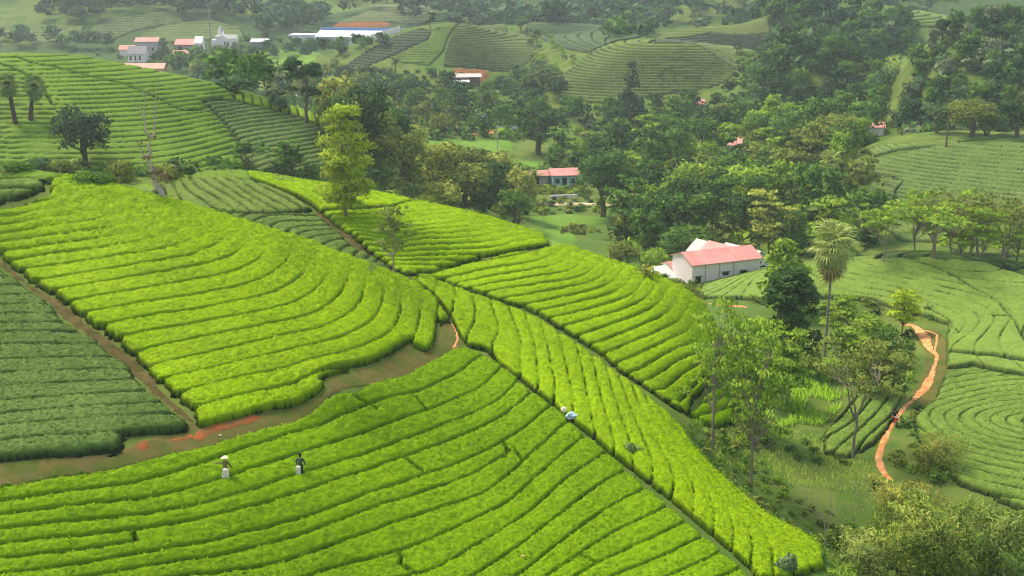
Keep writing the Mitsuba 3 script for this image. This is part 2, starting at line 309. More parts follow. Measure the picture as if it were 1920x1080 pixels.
# left hillside, bright upper field
A_GAPS = {1: [(0,391),(92,380),(122,367),(137,357)], 2: [(0,407),(70,395),(140,387),(165,377),(179,364)], 3: [(0,421),(112,405),(160,401),(195,392),(217,371)], 4: [(0,436),(50,431),(140,417),(207,414),(235,401),(255,379)],
 5: [(0,455),(82,442),(125,436),(195,429),(237,421),(282,400),(291,391)], 6: [(0,467),(62,464),(150,451),(232,437),(295,422),(320,405)], 7: [(12,485),(87,475),(160,465),(250,457),(300,445),(340,427),(360,415)],
 8: [(32,504),(140,492),(182,486),(237,475),(320,464),(357,452),(400,422)], 9: [(55,527),(175,510),(250,496),(325,487),(375,472),(420,450),(435,436)], 10: [(87,546),(137,535),(187,530),(250,517),(325,505),(400,492),(450,472),(471,445)],
 11: [(120,566),(175,555),(250,545),(325,532),(412,516),(460,502),(492,482),(507,452)], 12: [(150,589),(225,574),(320,561),(380,551),(460,536),(495,517),(540,494),(545,470)],
 13: [(180,612),(250,595),(325,586),(402,575),(457,562),(520,547),(555,525),(577,505)], 14: [(212,634),(275,620),(350,610),(385,601),(460,591),(520,577),(570,557),(602,532),(620,505)],
 15: [(246,661),(300,647),(375,632),(412,627),(470,615),(545,600),(602,580),(640,552),(652,520)], 16: [(275,687),(312,677),(400,660),(450,649),(525,630),(587,619),(632,602),(670,575),(687,532)],
 17: [(294,715),(325,705),(400,689),(475,672),(525,660),(600,644),(637,632),(695,605),(720,562),(719,537)], 18: [(327,740),(375,725),(400,717),(475,700),(575,680),(625,665),(680,647),(735,620),(752,582),(750,552)],
 19: [(361,767),(400,752),(450,742),(487,732),(575,710),(675,690),(737,662),(773,640),(785,612),(788,572)], 20: [(500,760),(600,734),(815,650),(822,600),(815,575)]}
A_POLY = [(-110,420),(2,478),(8,490),(30,504),(53,527),(85,545),(118,565),(147,590),(180,612),(210,634),(246,660),(275,688),(293,715),(327,742),(360,770),(372,795),(400,800),(440,787),(510,766),(600,743),(616,728),(600,712),(675,690),(737,662),(768,641),(800,656),(815,650),(822,632),(822,606),(842,606),(846,597),(832,576),(808,551),(788,535),(766,524),(745,520,1),(640,484,1.5),(560,454,1.5),(420,414,2),(300,387,2.5),(200,362,3),(130,350,4),(100,347,1),(88,368),(40,379),(0,386),(-110,392)]
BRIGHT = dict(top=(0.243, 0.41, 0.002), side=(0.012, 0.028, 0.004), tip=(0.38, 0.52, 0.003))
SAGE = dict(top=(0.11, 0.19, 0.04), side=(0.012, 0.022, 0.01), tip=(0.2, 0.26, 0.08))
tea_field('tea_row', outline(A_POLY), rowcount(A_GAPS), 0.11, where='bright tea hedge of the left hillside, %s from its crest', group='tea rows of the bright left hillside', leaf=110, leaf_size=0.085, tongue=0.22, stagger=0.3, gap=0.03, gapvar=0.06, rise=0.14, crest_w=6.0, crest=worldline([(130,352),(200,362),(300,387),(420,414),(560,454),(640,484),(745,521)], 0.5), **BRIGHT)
# lower field
D_GAPS = {1: [(0,941),(100,927),(225,909),(290,897),(345,882),(412,855),(475,835),(550,810),(600,796),(675,770),(755,740),(825,715),(870,692),(890,672)],
 2: [(0,965),(112,952),(182,942),(287,932),(350,917),(420,895),(485,876),(550,855),(615,832),(675,812),(740,790),(805,770),(850,750),(900,727),(925,705),(940,690)],
 3: [(0,992),(125,977),(200,972),(275,962),(362,950),(425,932),(505,905),(555,887),(625,867),(700,843),(775,817),(837,792),(895,771),(937,747),(967,717)],
 4: [(0,1021),(87,1010),(175,1004),(250,999),(335,987),(410,970),(480,955),(587,920),(662,894),(750,862),(825,841),(887,810),(937,785),(985,750),(995,740)],
 5: [(0,1046),(75,1040),(175,1030),(250,1012),(350,999),(430,981),(500,970),(590,942),(670,915),(760,884),(830,858),(900,832),(955,802),(1000,764)],
 6: [(0,1075),(62,1070),(150,1057),(237,1042),(300,1030),(400,1009),(450,995),(512,982),(575,962),(662,930),(722,906),(775,890),(837,872),(887,850),(945,828),(985,800),(1010,782),(1025,765)],
 7: [(400,1047),(450,1035),(537,1012),(612,985),(673,962),(740,940),(803,921),(883,890),(933,862),(965,836),(1000,815),(1040,778)],
 8: [(507,1064),(550,1050),(640,1017),(723,987),(807,960),(857,943),(900,933),(930,917),(953,890),(980,867),(1010,837),(1057,790)],
 9: [(640,1057),(737,1035),(790,1017),(827,1003),(873,980),(933,953),(987,913),(1037,870),(1098,820)], 10: [(800,1077),(840,1053),(893,1023),(967,977),(1017,940),(1040,913),(1087,877),(1137,848)],
 11: [(890,1078),(923,1053),(967,1030),(1023,983),(1057,960),(1123,910),(1172,883)], 12: [(977,1077),(1013,1047),(1040,1023),(1103,977),(1140,950),(1208,917)], 13: [(1037,1080),(1073,1057),(1107,1027),(1160,993),(1207,973),(1250,950)],
 14: [(1060,1085),(1115,1055),(1160,1040),(1192,1022),(1235,1002),(1285,980)], 15: [(1167,1072),(1222,1052),(1272,1030),(1315,1007)], 16: [(1267,1075),(1297,1062),(1349,1035)], 17: [(1360,1080),(1387,1067)]}
D_POLY = [(-120,925),(0,910),(75,899),(162,885),(225,876),(287,860),(350,847),(400,835),(440,822),(482,810),(600,758),(670,736),(720,714),(775,694),(825,671),(868,650),(884,660),(897,662),(940,687),(970,712),(997,737),(1030,760),(1060,785),(1098,820),(1137,848),(1170,877),(1208,913),(1248,947),(1285,977),(1315,1005),(1347,1032),(1387,1065),(1402,1085),(1425,1150),(1300,1190),(700,1210),(-120,1210)]
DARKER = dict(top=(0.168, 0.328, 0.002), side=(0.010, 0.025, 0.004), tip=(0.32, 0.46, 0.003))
cuts = [worldline(l) for l in ([(943,826),(953,848),(945,858)],[(963,840),(980,866)],[(751,1039),(752,1058),(783,1077)],[(1115,1055),(1088,1040)],[(250,999),(255,1015)],[(760,860),(792,884)],[(670,745),(705,765)],[(780,745),(800,770)])]
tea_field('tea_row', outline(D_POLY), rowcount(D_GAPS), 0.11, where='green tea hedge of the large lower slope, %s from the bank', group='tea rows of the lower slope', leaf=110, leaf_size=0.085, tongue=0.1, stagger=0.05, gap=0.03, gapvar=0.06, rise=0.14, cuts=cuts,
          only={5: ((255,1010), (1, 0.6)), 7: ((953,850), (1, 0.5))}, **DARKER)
# dark field at the left edge
E_GAPS = {-1: [(-40,521),(0,520),(20,520)], 0: [(-40,536),(0,535),(45,533)], 1: [(-40,555),(0,555),(60,551)], 2: [(-40,571),(0,570),(82,569)], 3: [(-40,589),(0,589),(100,589)], 4: [(-40,606),(0,606),(62,606),(125,607)], 5: [(-40,622),(0,621),(75,617),(150,625)], 6: [(-40,648),(0,647),(100,646),(182,645)],
 7: [(-40,677),(37,675),(150,669),(207,670)], 8: [(-40,700),(75,699),(150,694),(237,691)], 9: [(-40,724),(0,722),(75,719),(150,715),(260,716)], 10: [(-40,755),(0,752),(62,744),(150,740),(280,737)], 11: [(-40,783),(0,779),(62,769),(130,766),(225,760),(305,755)], 12: [(-40,800),(0,797),(120,787),(212,778),(327,776)], 13: [(-40,829),(0,827),(100,817),(193,812),(232,812),(345,800)]}
E_POLY = [(-120,505),(0,508),(20,517),(60,545),(82,560),(100,577),(120,600),(150,622),(182,642),(207,665),(240,687),(262,715),(282,735),(305,752),(327,772),(356,792),(350,803),(320,812),(232,822),(230,836),(222,846),(120,857),(0,868),(-120,880)]
tea_field('tea_row', outline(E_POLY), rowcount(E_GAPS), 0.12, where='sage tea hedge at the left photo edge, %s', group='sage tea rows at the left edge', leaf=110, leaf_size=0.085, tongue=0.15, stagger=0.25, gap=-0.01, gapvar=0.1, rise=0.2, **SAGE)
# saddle field between the two furrow paths
C_GAPS = {-1: [(915,552),(935,615),(914,650)], 0: [(952,570),(985,640),(978,700)], 1: [(982,584),(1000,650),(1010,710),(1007,733)], 2: [(1015,602),(1030,670),(1040,720),(1036,750)], 3: [(1047,624),(1062,700),(1076,740),(1073,772)], 4: [(1083,648),(1098,705),(1105,755),(1117,812)],
 5: [(1110,668),(1118,710),(1133,773),(1150,817),(1152,843)], 6: [(1137,688),(1150,735),(1172,800),(1187,845),(1186,872)], 7: [(1162,712),(1178,750),(1210,830),(1225,870),(1220,903)], 8: [(1186,726),(1205,775),(1253,867),(1265,900),(1257,928)],
 9: [(1210,742),(1233,795),(1285,883),(1303,917),(1297,960)], 10: [(1233,758),(1253,800),(1275,840),(1330,927),(1342,967),(1337,1000)], 11: [(1262,790),(1300,850),(1368,960),(1378,997),(1373,1027)], 12: [(1310,862),(1393,970),(1408,1013),(1407,1053)], 13: [(1360,915),(1435,993),(1447,1030),(1448,1065)], 14: [(1400,948),(1470,1010),(1490,1055)]}
C_POLY = [(770,522),(788,532),(812,550),(835,577),(850,600),(862,628),(878,646),(913,653),(928,672),(945,687),(975,707),(1005,732),(1032,752),(1062,780),(1085,795),(1117,820),(1142,845),(1180,872),(1215,902),(1255,932),(1295,965),(1337,1000),(1372,1030),(1405,1060),(1425,1085),(1480,1085),(1545,1060),(1542,1034,1),(1500,1010,2),(1450,985,2),(1400,945,2),(1360,910,2),(1320,870,2),(1290,830,1),(1280,805),(1262,785),(1232,760),(1210,738),(1185,720),(1160,706),(1135,685),(1108,664),(1080,645),(1047,624),(1015,602),(980,585),(950,575),(910,560),(870,548),(830,533),(790,519)]
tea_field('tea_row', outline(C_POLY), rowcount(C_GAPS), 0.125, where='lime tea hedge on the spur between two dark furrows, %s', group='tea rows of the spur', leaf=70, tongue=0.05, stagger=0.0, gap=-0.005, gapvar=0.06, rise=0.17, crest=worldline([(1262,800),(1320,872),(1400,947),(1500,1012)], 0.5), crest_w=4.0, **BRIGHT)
# far side of the saddle: upper and lower part of the bright ridge
B1_GAPS = {0: [(600,397),(700,391),(790,386)], 1: [(822,394),(790,399),(700,402),(615,403)], 2: [(845,399),(820,404),(760,409),(690,411),(622,412)], 3: [(867,406),(830,412),(760,418),(700,420),(632,421)], 4: [(890,412),(850,420),(780,426),(700,428),(640,428)], 5: [(914,417),(882,424),(845,429),(812,431),(740,436),(650,436)],
 6: [(937,425),(890,434),(830,440),(740,444),(662,444)], 7: [(960,431),(910,443),(830,449),(740,452),(670,453)], 8: [(982,439),(950,448),(900,454),(825,458),(740,461),(682,462)], 9: [(1007,447),(975,455),(912,465),(825,470),(740,474),(695,471)], 10: [(917,478),(825,480),(750,482),(708,480)], 11: [(882,488),(812,488),(745,488),(720,489)], 12: [(855,494),(800,495),(755,496),(735,498)], 13: [(825,503),(780,503),(752,505)]}
B1_POLY = [(601,398),(615,408),(640,430),(680,462),(720,490),(760,514),(790,512),(820,506),(847,499),(870,491),(902,485),(932,477),(1000,467),(1032,459),(1022,450,3),(940,423,4),(860,402,4),(790,386,3),(740,389),(690,392)]
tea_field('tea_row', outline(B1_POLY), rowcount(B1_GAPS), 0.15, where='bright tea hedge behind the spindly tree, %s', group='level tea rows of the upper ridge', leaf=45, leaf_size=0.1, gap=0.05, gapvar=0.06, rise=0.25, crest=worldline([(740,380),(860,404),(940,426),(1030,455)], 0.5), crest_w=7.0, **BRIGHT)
B2_GAPS = {1: [(1055,468),(1025,484),(990,493),(940,502),(875,512),(800,516)], 2: [(1075,477),(1050,494),(1002,507),(940,514),(890,522),(840,530)], 3: [(1099,480),(1080,500),(1065,511),(1015,516),(972,524),(940,528),(890,537),(865,540)], 4: [(1121,495),(1112,507),(1090,520),(1047,527),(990,535),(940,540),(900,548),(880,549)],
 5: [(1144,500),(1130,515),(1110,529),(1080,535),(1006,550),(950,558),(917,561)], 6: [(1164,510),(1147,530),(1115,542),(1065,555),(1027,562),(977,570),(945,577)], 7: [(1185,520),(1170,542),(1150,550),(1105,562),(1052,575),(1000,584),(970,589)], 8: [(1205,527),(1190,547),(1172,557),(1130,570),(1090,582),(1027,594),(1005,599)], 9: [(1225,540),(1220,552),(1195,567),(1172,580),(1127,592),(1057,610),(1035,615)],
 10: [(1245,547),(1245,562),(1215,580),(1177,595),(1137,611),(1085,627),(1067,632)], 11: [(1270,562),(1250,587),(1225,602),(1180,620),(1140,635),(1110,645)], 12: [(1291,570),(1282,595),(1260,607),(1215,630),(1165,649),(1132,661)], 13: [(1310,590),(1287,625),(1237,647),(1200,660),(1154,677)], 14: [(1320,615),(1310,640),(1270,660),(1225,677),(1178,700)], 15: [(1330,645),(1300,665),(1250,687),(1200,715)], 16: [(1330,677),(1310,688),(1255,712),(1227,727)], 17: [(1322,707),(1282,730),(1255,752)], 18: [(1332,722),(1278,770)]}
B2_POLY = [(768,517),(795,515),(822,509),(850,502),(872,494),(904,488),(934,480),(1000,471),(1037,463),(1060,470,3),(1150,499,4),(1250,540,4),(1308,573,4),(1335,610,2),(1350,650,1),(1345,690),(1328,722),(1300,745),(1277,769),(1262,760),(1240,745),(1210,724),(1186,708),(1160,692),(1137,670),(1108,650),(1080,632),(1047,612),(1015,590),(982,574),(935,562),(870,540),(830,524)]
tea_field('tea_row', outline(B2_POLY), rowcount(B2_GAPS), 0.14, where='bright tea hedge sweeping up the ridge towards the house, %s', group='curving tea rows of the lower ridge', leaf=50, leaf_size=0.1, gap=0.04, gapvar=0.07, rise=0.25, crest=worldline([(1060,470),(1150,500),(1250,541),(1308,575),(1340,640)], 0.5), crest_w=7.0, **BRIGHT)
B0_GAPS = {0: [(470,331),(540,349),(600,378)], 1: [(520,336),(575,352),(620,375)], 2: [(560,340),(610,358),(640,380)], 3: [(600,352),(640,368),(670,388)], 4: [(650,360),(690,376),(710,390)], 5: [(700,370),(730,388)], -1: [(462,333),(520,353),(575,378),(598,394)], 6: [(740,376),(765,388)]}
B0_POLY = [(462,333),(500,345),(560,368),(588,384),(600,396),(690,390),(740,387),(785,384,2),(720,372,4),(660,362,4),(600,353,4),(520,338,4),(462,332,4)]
tea_field('tea_row', outline(B0_POLY), rowcount(B0_GAPS), 0.15, where='lime tea hedge on the crest by the lime tree, %s', group='tea rows on the crest by the lime tree', leaf=40, leaf_size=0.1, gap=0.0, gapvar=0.06, rise=0.22, crest=worldline([(520,340),(600,355),(720,374)], 0.5), crest_w=7.0, **BRIGHT)
G1_GAPS = {0: [(255,342),(297,351)], 1: [(320,358),(345,385)], 2: [(322,359),(382,392)], 3: [(350,357),(400,381),(415,397)], 4: [(380,356),(420,380),(444,400)], 5: [(375,342),(437,370),(477,399)], 6: [(420,345),(462,372),(502,397)], 7: [(445,350),(480,375),(525,396)], 8: [(470,357),(505,375),(540,390),(552,396)], 9: [(480,345),(530,366),(568,392)]}
G1_POLY = [(195,349),(260,350),(300,356),(345,384),(400,396),(440,401),(500,401),(560,398),(585,392),(555,370),(500,347),(460,334),(440,331,4),(350,337,4),(260,341,3),(215,345)]
LIGHT_SAGE = dict(top=(0.175, 0.265, 0.05), side=(0.02, 0.04, 0.012), tip=(0.2, 0.28, 0.06))
tea_field('tea_row', outline(G1_POLY), rowcount(G1_GAPS), 0.15, where='pale tea hedge running downhill behind the left hillside, %s', group='pale downhill tea rows', leaf=40, leaf_size=0.1, gap=0.0, gapvar=0.05, rise=0.22, **LIGHT_SAGE)
G2_GAPS = {1: [(422,402),(505,406),(592,409)], 2: [(455,412),(530,414),(605,416)], 3: [(490,420),(560,423),(615,424)], 4: [(505,428),(560,430),(627,432)], 5: [(530,437),(580,440),(637,442)], 6: [(555,447),(600,449),(648,450)], 7: [(580,457),(655,458)], 8: [(605,466),(665,468)], 9: [(632,478),(692,477)], 10: [(657,486),(710,486)], 11: [(680,495),(722,496)], 12: [(710,507),(735,507)]}
G2_POLY = [(420,402),(500,403),(560,401),(588,401),(605,411),(625,428),(645,446),(665,467),(700,481),(722,497),(733,506),(712,508,-3),(690,498,-4),(640,474,-4),(560,442,-4),(480,414,-3)]
tea_field('tea_row', outline(G2_POLY), rowcount(G2_GAPS), 0.15, where='sage tea hedge lying level in the hollow, %s', group='level sage tea rows in the hollow', leaf=40, leaf_size=0.1, gap=0.06, gapvar=0.06, rise=0.25, **{**SAGE, 'top': (0.13, 0.215, 0.042)})

# fields farther off follow the contours
def contour(dz): return lambda x, y: -land(x, y) / dz
def rings(u, v, pitch):
    c = spot(u, v)
    return lambda x, y: np.hypot(x - c[0], y - c[1]) / pitch
MID = dict(top=(0.13, 0.235, 0.02), side=(0.02, 0.04, 0.01))
DULL = dict(top=(0.125, 0.2, 0.05), side=(0.02, 0.035, 0.014))
F_POLY = [(-40,98),(0,100),(60,104),(150,112,3),(300,142,3),(380,164,3),(430,180,2),(440,188),(377,189),(398,212),(420,235),(440,258),(452,285),(468,325),(480,345),(300,350),(100,345),(-40,345)]
cuts = [worldline(l) for l in ([(28,106),(60,118),(120,130),(170,143),(235,158),(275,175),(320,196),(335,205)],[(-10,116),(30,130),(55,143)],[(80,160),(88,178),(98,194)],[(335,205),(352,208),(385,205)])]
tea_field('tea_row', outline(F_POLY), contour(0.54), 0.25, where='green tea hedge of the hillside with two palms, %s', group='tea rows of the hillside behind', gap=0.04, gapvar=0.12, rise=0.3, cuts=cuts, **MID)
F2_POLY = [(382,190),(440,190),(510,206),(560,222),(598,236),(620,262,1),(625,330),(560,345),(480,340),(470,322),(456,283),(443,257),(424,233),(402,210)]
tea_field('tea_row', outline(F2_POLY), contour(0.5), 0.25, where='sage tea hedge right of the green hillside, %s', group='sage tea rows of the hillside behind', gap=0.02, gapvar=0.08, rise=0.3, **DULL)
F3_POLY = [(436,178),(470,184,2),(520,198,2),(600,224,2),(598,234),(560,220),(510,204),(445,188)]
p3 = [spot(u, v)[:2] for u, v in ((440,185),(600,230))]
def f3(x, y):
    d = (p3[1] - p3[0]) / np.linalg.norm(p3[1] - p3[0]); return ((x - p3[0][0]) * d[0] + (y - p3[0][1]) * d[1]) / 1.5
tea_field('tea_strip', outline(F3_POLY), f3, 0.2, where='bright lime strip of tea along the right crest of the hillside behind', group=None, rows=False, gap=0.08, gapvar=0.1, top=(0.2, 0.33, 0.02), side=(0.02, 0.045, 0.01))
L0_POLY = [(-40,326),(20,327),(50,331),(78,338),(82,352),(60,362),(25,372),(0,379),(-40,381)]
tea_field('tea_row', outline(L0_POLY), contour(0.55), 0.14, where='sage tea hedge of the small plot at the left crest, %s', group='tea rows of the small left crest plot', leaf=40, leaf_size=0.1, gap=0.0, gapvar=0.08, rise=0.25, **LIGHT_SAGE)
HC = dict(top=(0.165, 0.265, 0.045), side=(0.022, 0.045, 0.014))
H1_POLY = [(1305,546),(1340,529),(1420,510),(1500,503,1),(1620,498,2),(1780,498,3),(1850,508,3),(1920,533,3),(2060,556),(2060,682),(1920,674),(1865,665),(1802,660),(1776,656),(1775,630),(1780,606),(1740,592),(1700,582),(1640,562),(1560,556),(1440,562),(1320,557)]
cuts = [worldline(l) for l in ([(1752,502),(1790,517),(1825,540),(1850,552),(1870,562),(1888,585),(1902,600),(1910,615),(1922,640)],[(1775,607),(1788,613),(1800,623)],[(1667,510),(1700,505)],[(1860,592),(1895,592)])]
tea_field('tea_row', outline(H1_POLY), contour(0.42), 0.18, where='pale tea hedge on the right knoll, %s', group='tea rows of the right knoll', gap=-0.02, gapvar=0.1, rise=0.22, cuts=cuts, bump=0.05, **HC)
H2_POLY = [(1776,662),(1802,665),(1865,671),(1920,680),(2060,686),(2060,706),(1920,700),(1885,695),(1850,688),(1827,681),(1802,686),(1776,687)]
tea_field('tea_band', outline(H2_POLY), contour(0.42), 0.16, where='narrow band of pale tea between two dark furrows on the right knoll', group=None, rows=False, gap=-0.02, gapvar=0.08, rise=0.22, **HC)
H3_POLY = [(1775,694),(1802,692),(1827,689),(1850,695),(1885,703),(1920,708),(2060,712),(2060,965),(1920,955),(1800,905),(1742,862),(1718,815),(1712,786),(1732,768),(1757,738)]
tea_field('tea_row', outline(H3_POLY), rings(1945, 800, 1.35), 0.14, where='pale tea hedge of the ringed plot on the right, %s', group='ringed tea rows at the right edge', gap=-0.01, gapvar=0.08, rise=0.25, leaf=25, leaf_size=0.1, **HC)
H4_GAPS = {0: [(1640,668),(1610,740),(1575,785)], 1: [(1665,680),(1640,740),(1590,798),(1545,820)], 2: [(1685,700),(1650,770),(1600,815),(1565,845)], 3: [(1697,735),(1665,785),(1625,818),(1600,850)]}
H4_POLY = [(1690,642),(1640,650),(1612,668),(1628,700),(1600,745),(1545,812),(1545,848),(1590,856),(1640,830),(1668,800),(1698,742),(1694,690)]
tea_field('tea_row', outline(H4_POLY), rowcount(H4_GAPS), 0.14, where='tea hedge of the strip left of the orange path, %s', group='tea rows left of the orange path', gap=0.02, gapvar=0.08, rise=0.28, leaf=25, leaf_size=0.1, **HC)
I_POLY = [(1596,313),(1640,299),(1700,287),(1770,280,2),(1850,278,3),(2060,277,3),(2060,470),(1800,455),(1690,450),(1660,425),(1640,400),(1625,360),(1602,330)]
cuts = [worldline(l) for l in ([(1602,320),(1635,326),(1665,330),(1695,339),(1680,355),(1677,380),(1665,402)],[(1655,346),(1672,347)])]
tea_field('far_tea_field', outline(I_POLY), contour(0.52), 0.25, where='dull green tea slope at the right edge behind the row of airy trees', group=None, rows=False, gap=0.0, gapvar=0.1, rise=0.3, cuts=cuts, **DULL)
I2_POLY = [(1610,284),(1700,271),(1780,263),(1860,256),(2060,247,3),(2060,268),(1860,273),(1770,274),(1690,279),(1640,292)]
cuts = [worldline([(1790,278),(1800,266),(1860,262),(1920,255)])]
tea_field('far_tea_field', outline(I2_POLY), contour(0.4), 0.25, where='strip of tea on the crest behind the wooden pole at the right', group=None, rows=False, gap=0.0, gapvar=0.1, rise=0.3, cuts=cuts, **DULL)
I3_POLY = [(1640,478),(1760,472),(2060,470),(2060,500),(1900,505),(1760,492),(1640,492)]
tea_field('far_tea_field', outline(I3_POLY), contour(0.35), 0.25, where='dark tea beds behind the right knoll', group=None, rows=False, gap=0.2, gapvar=0.2, rise=0.35, top=(0.06, 0.11, 0.03), side=(0.015, 0.03, 0.012))
FAR = dict(rows=False, group=None, rise=0.5, bump=0.05)
for nm, poly, dz, c, gp, what in (
    ('J', [(790,54),(812,59),(800,75),(742,102),(705,117),(642,141),(622,138),(670,107),(730,72)], 0.75, (0.07, 0.105, 0.05), 0.3, 'dark striped tea on the left flank of the central round hill'),
    ('J', [(812,57),(838,47,2),(860,47,2),(840,70),(832,95),(805,122),(752,118),(745,103),(802,76)], 0.6, (0.13, 0.21, 0.035), 0.1, 'brighter strip of tea down the front of the central round hill'),
    ('J', [(862,47,2),(900,46,3),(950,56,3),(990,74,3),(1005,100,2),(990,118),(900,128),(832,124),(836,95),(845,70)], 0.65, (0.095, 0.145, 0.04), 0.22, 'grey green terraced tea on the right of the central round hill'),
    ('K', [(1050,142),(1097,110,2),(1160,88,3),(1217,87,3),(1267,85,2),(1310,88),(1350,113),(1382,133),(1362,152),(1272,172),(1160,192),(1050,194)], 0.65, (0.115, 0.175, 0.04), 0.22, 'terraced tea on the round hill right of centre'),
    ('K', [(1270,85,2),(1330,86,3),(1380,92,3),(1425,104,3),(1402,126),(1386,131),(1352,111),(1312,87)], 0.5, (0.12, 0.18, 0.055), -0.05, 'smooth pale tea on the right shoulder of the round hill right of centre'),
    ('K', [(1100,104),(1180,76),(1250,61),(1330,51),(1440,40,3),(1445,60),(1330,62),(1250,72),(1215,84),(1160,86)], 0.6, (0.13, 0.19, 0.045), 0.0, 'pale band of tea climbing behind the round hill right of centre'),
    ('K', [(1250,74),(1330,64),(1440,62),(1445,96),(1380,90),(1300,83),(1225,82)], 0.6, (0.065, 0.1, 0.05), 0.25, 'dark striped tea left of the far wooded hill'),
    ('N', [(985,50),(1080,45),(1175,45),(1215,58),(1185,74),(1105,98),(1060,90),(1015,72)], 0.5, (0.075, 0.125, 0.05), 0.05, 'grey green tea field in front of the plantation wood'),
    ('P', [(1622,118),(1660,108),(1690,102,1),(1687,140),(1682,176),(1670,182),(1662,150),(1640,132)], 0.6, (0.15, 0.24, 0.03), 0.12, 'small bright tea plot enclosed by the wooded hills'),
    ('Q', [(175,50),(230,34),(300,27,3),(340,30,3),(345,42),(290,50),(250,58),(200,78),(150,80)], 0.9, (0.1, 0.16, 0.05), 0.1, 'tea on the far left hill above the village, its left half'),
    ('Q', [(270,62),(310,48),(350,42),(400,42,3),(450,55,3),(462,78),(400,74),(330,78),(255,78)], 0.9, (0.115, 0.175, 0.055), 0.05, 'pale tea dome directly behind the village'),
    ('Q', [(-20,42),(40,40),(75,46),(120,50),(160,48),(140,72),(80,80),(20,64),(-20,60)], 0.9, (0.13, 0.2, 0.05), 0.05, 'pale green far field at the left edge of the photo'),
    ('Q', [(625,44),(690,22),(760,5,4),(840,20,3),(860,40),(780,46),(700,42)], 1.0, (0.13, 0.18, 0.07), 0.05, 'hazy pale conical tea hill behind the warehouse'),
    ('Q', [(1660,38),(1700,30),(1790,34,2),(1830,44),(1760,52),(1690,46)], 0.9, (0.15, 0.22, 0.05), 0.05, 'far bright tea field between the two wooded hills')):
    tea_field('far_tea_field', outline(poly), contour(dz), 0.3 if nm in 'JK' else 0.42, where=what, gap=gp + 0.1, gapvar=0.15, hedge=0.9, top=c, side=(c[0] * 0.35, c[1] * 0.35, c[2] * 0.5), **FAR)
C2_POLY = [(1294,776),(1316,752),(1338,728),(1368,742),(1378,792),(1345,800),(1312,790)]
tea_field('tea_plot', outline(C2_POLY), contour(0.7), 0.14, where='small bright tea plot across the gully from the end of the lower ridge', group=None, rows=False, gap=0.0, gapvar=0.08, rise=0.2, leaf=40, leaf_size=0.1, **DARKER)

# ---------------------------------------------------------------- paths, bare soil, paddies: sheets laid on the ground
def surf(x, y): return land(x, y) + (nz(x, y, 2.2, 3, 5) - 0.5) * 0.22
def drape(key, poly, bsdf, res, off=0.06, ragged=0.4):
    lo, hi = poly.min(0) - 1, poly.max(0) + 1
    X, Y = np.meshgrid(np.arange(lo[0], hi[0], res), np.arange(lo[1], hi[1], res))
    P = shapely.make_valid(Polygon(poly)); shapely.prepare(P); inn = shapely.contains_xy(P, X.ravel(), Y.ravel()).reshape(X.shape)
    e = (ndimage.distance_transform_edt(inn) - ndimage.distance_transform_edt(~inn)) * res
    e = e + (nz(X, Y, 1.0, 3, 12) - 0.5) * 2 * ragged
    Z = surf(X, Y) + np.clip(e * 0.4, -0.12, off) + (nz(X, Y, 0.5, 2, 14) - 0.5) * 0.04
    ok = np.maximum(np.maximum(e[:-1, :-1], e[1:, :-1]), np.maximum(e[:-1, 1:], e[1:, 1:])) > -res
    i, j = np.nonzero(ok); nx = X.shape[1]; q = i * nx + j
    f = np.concatenate([np.stack([q, q + 1, q + nx + 1], -1), np.stack([q, q + nx + 1, q + nx], -1)])
    u, inv = np.unique(f, return_inverse=True); v = np.stack([X, Y, Z], -1).reshape(-1, 3)[u]; f = inv.reshape(-1, 3)
    scene[key] = raw_ply(v, f, bsdf, nrm=vnorm(v, f))
def ribbon(px, up=0.0):
    """centre line (u, v, width in metres) -> world polygon"""
    c = np.array([spot(q[0], q[1], up)[:2] for q in px]); w = np.array([q[2] for q in px]) / 2
    t = np.gradient(c, axis=0); t /= np.linalg.norm(t, axis=1, keepdims=True); n = np.stack([-t[:, 1], t[:, 0]], -1)
    return np.vstack([c + n * w[:, None], (c - n * w[:, None])[::-1]])
def soil(a, b, s=0.6):
    return lambda p, n, uv: mikit.mix(a, b, mikit.smoothstep(0.3, 0.7, mikit.fbm(p.x / s, p.y / s, p.z / s, 3)))
paint('orange_clay', mikit.proc(soil((0.54, 0.22, 0.08), (0.68, 0.37, 0.17))), 0.95, specular=0.05)
paint('red_clay', mikit.proc(soil((0.30, 0.10, 0.035), (0.16, 0.10, 0.04), 0.7)), 0.95, specular=0.05)
def bank_fn(p, n, uv):
    c = mikit.mix((0.125, 0.12, 0.036), (0.085, 0.115, 0.024), mikit.smoothstep(0.35, 0.65, mikit.fbm(p.x / 1.3, p.y / 1.3, 0, 3)))
    return mikit.mix(c, (0.17, 0.125, 0.06), 0.5 * mikit.smoothstep(0.55, 0.75, mikit.fbm(p.x / 2.3, p.y / 0.9, 3.0, 3)))
paint('bank_soil', mikit.proc(bank_fn), 0.95, specular=0.05)
paint('trodden_earth', mikit.proc(soil((0.115, 0.095, 0.04), (0.075, 0.07, 0.022), 0.5)), 0.95, specular=0.05)
paint('paddy_green', mikit.proc(soil((0.14, 0.27, 0.035), (0.10, 0.21, 0.025), 5.0)), 0.8, specular=0.1)
paint('pale_earth', mikit.proc(soil((0.45, 0.36, 0.24), (0.55, 0.47, 0.34), 1.5)), 0.95, specular=0.05)
def path(name, poly, bsdf, res, label, **k):
    key = fresh(name); drape(key, poly, bsdf, res, **k); tag(key, label, kind='structure')
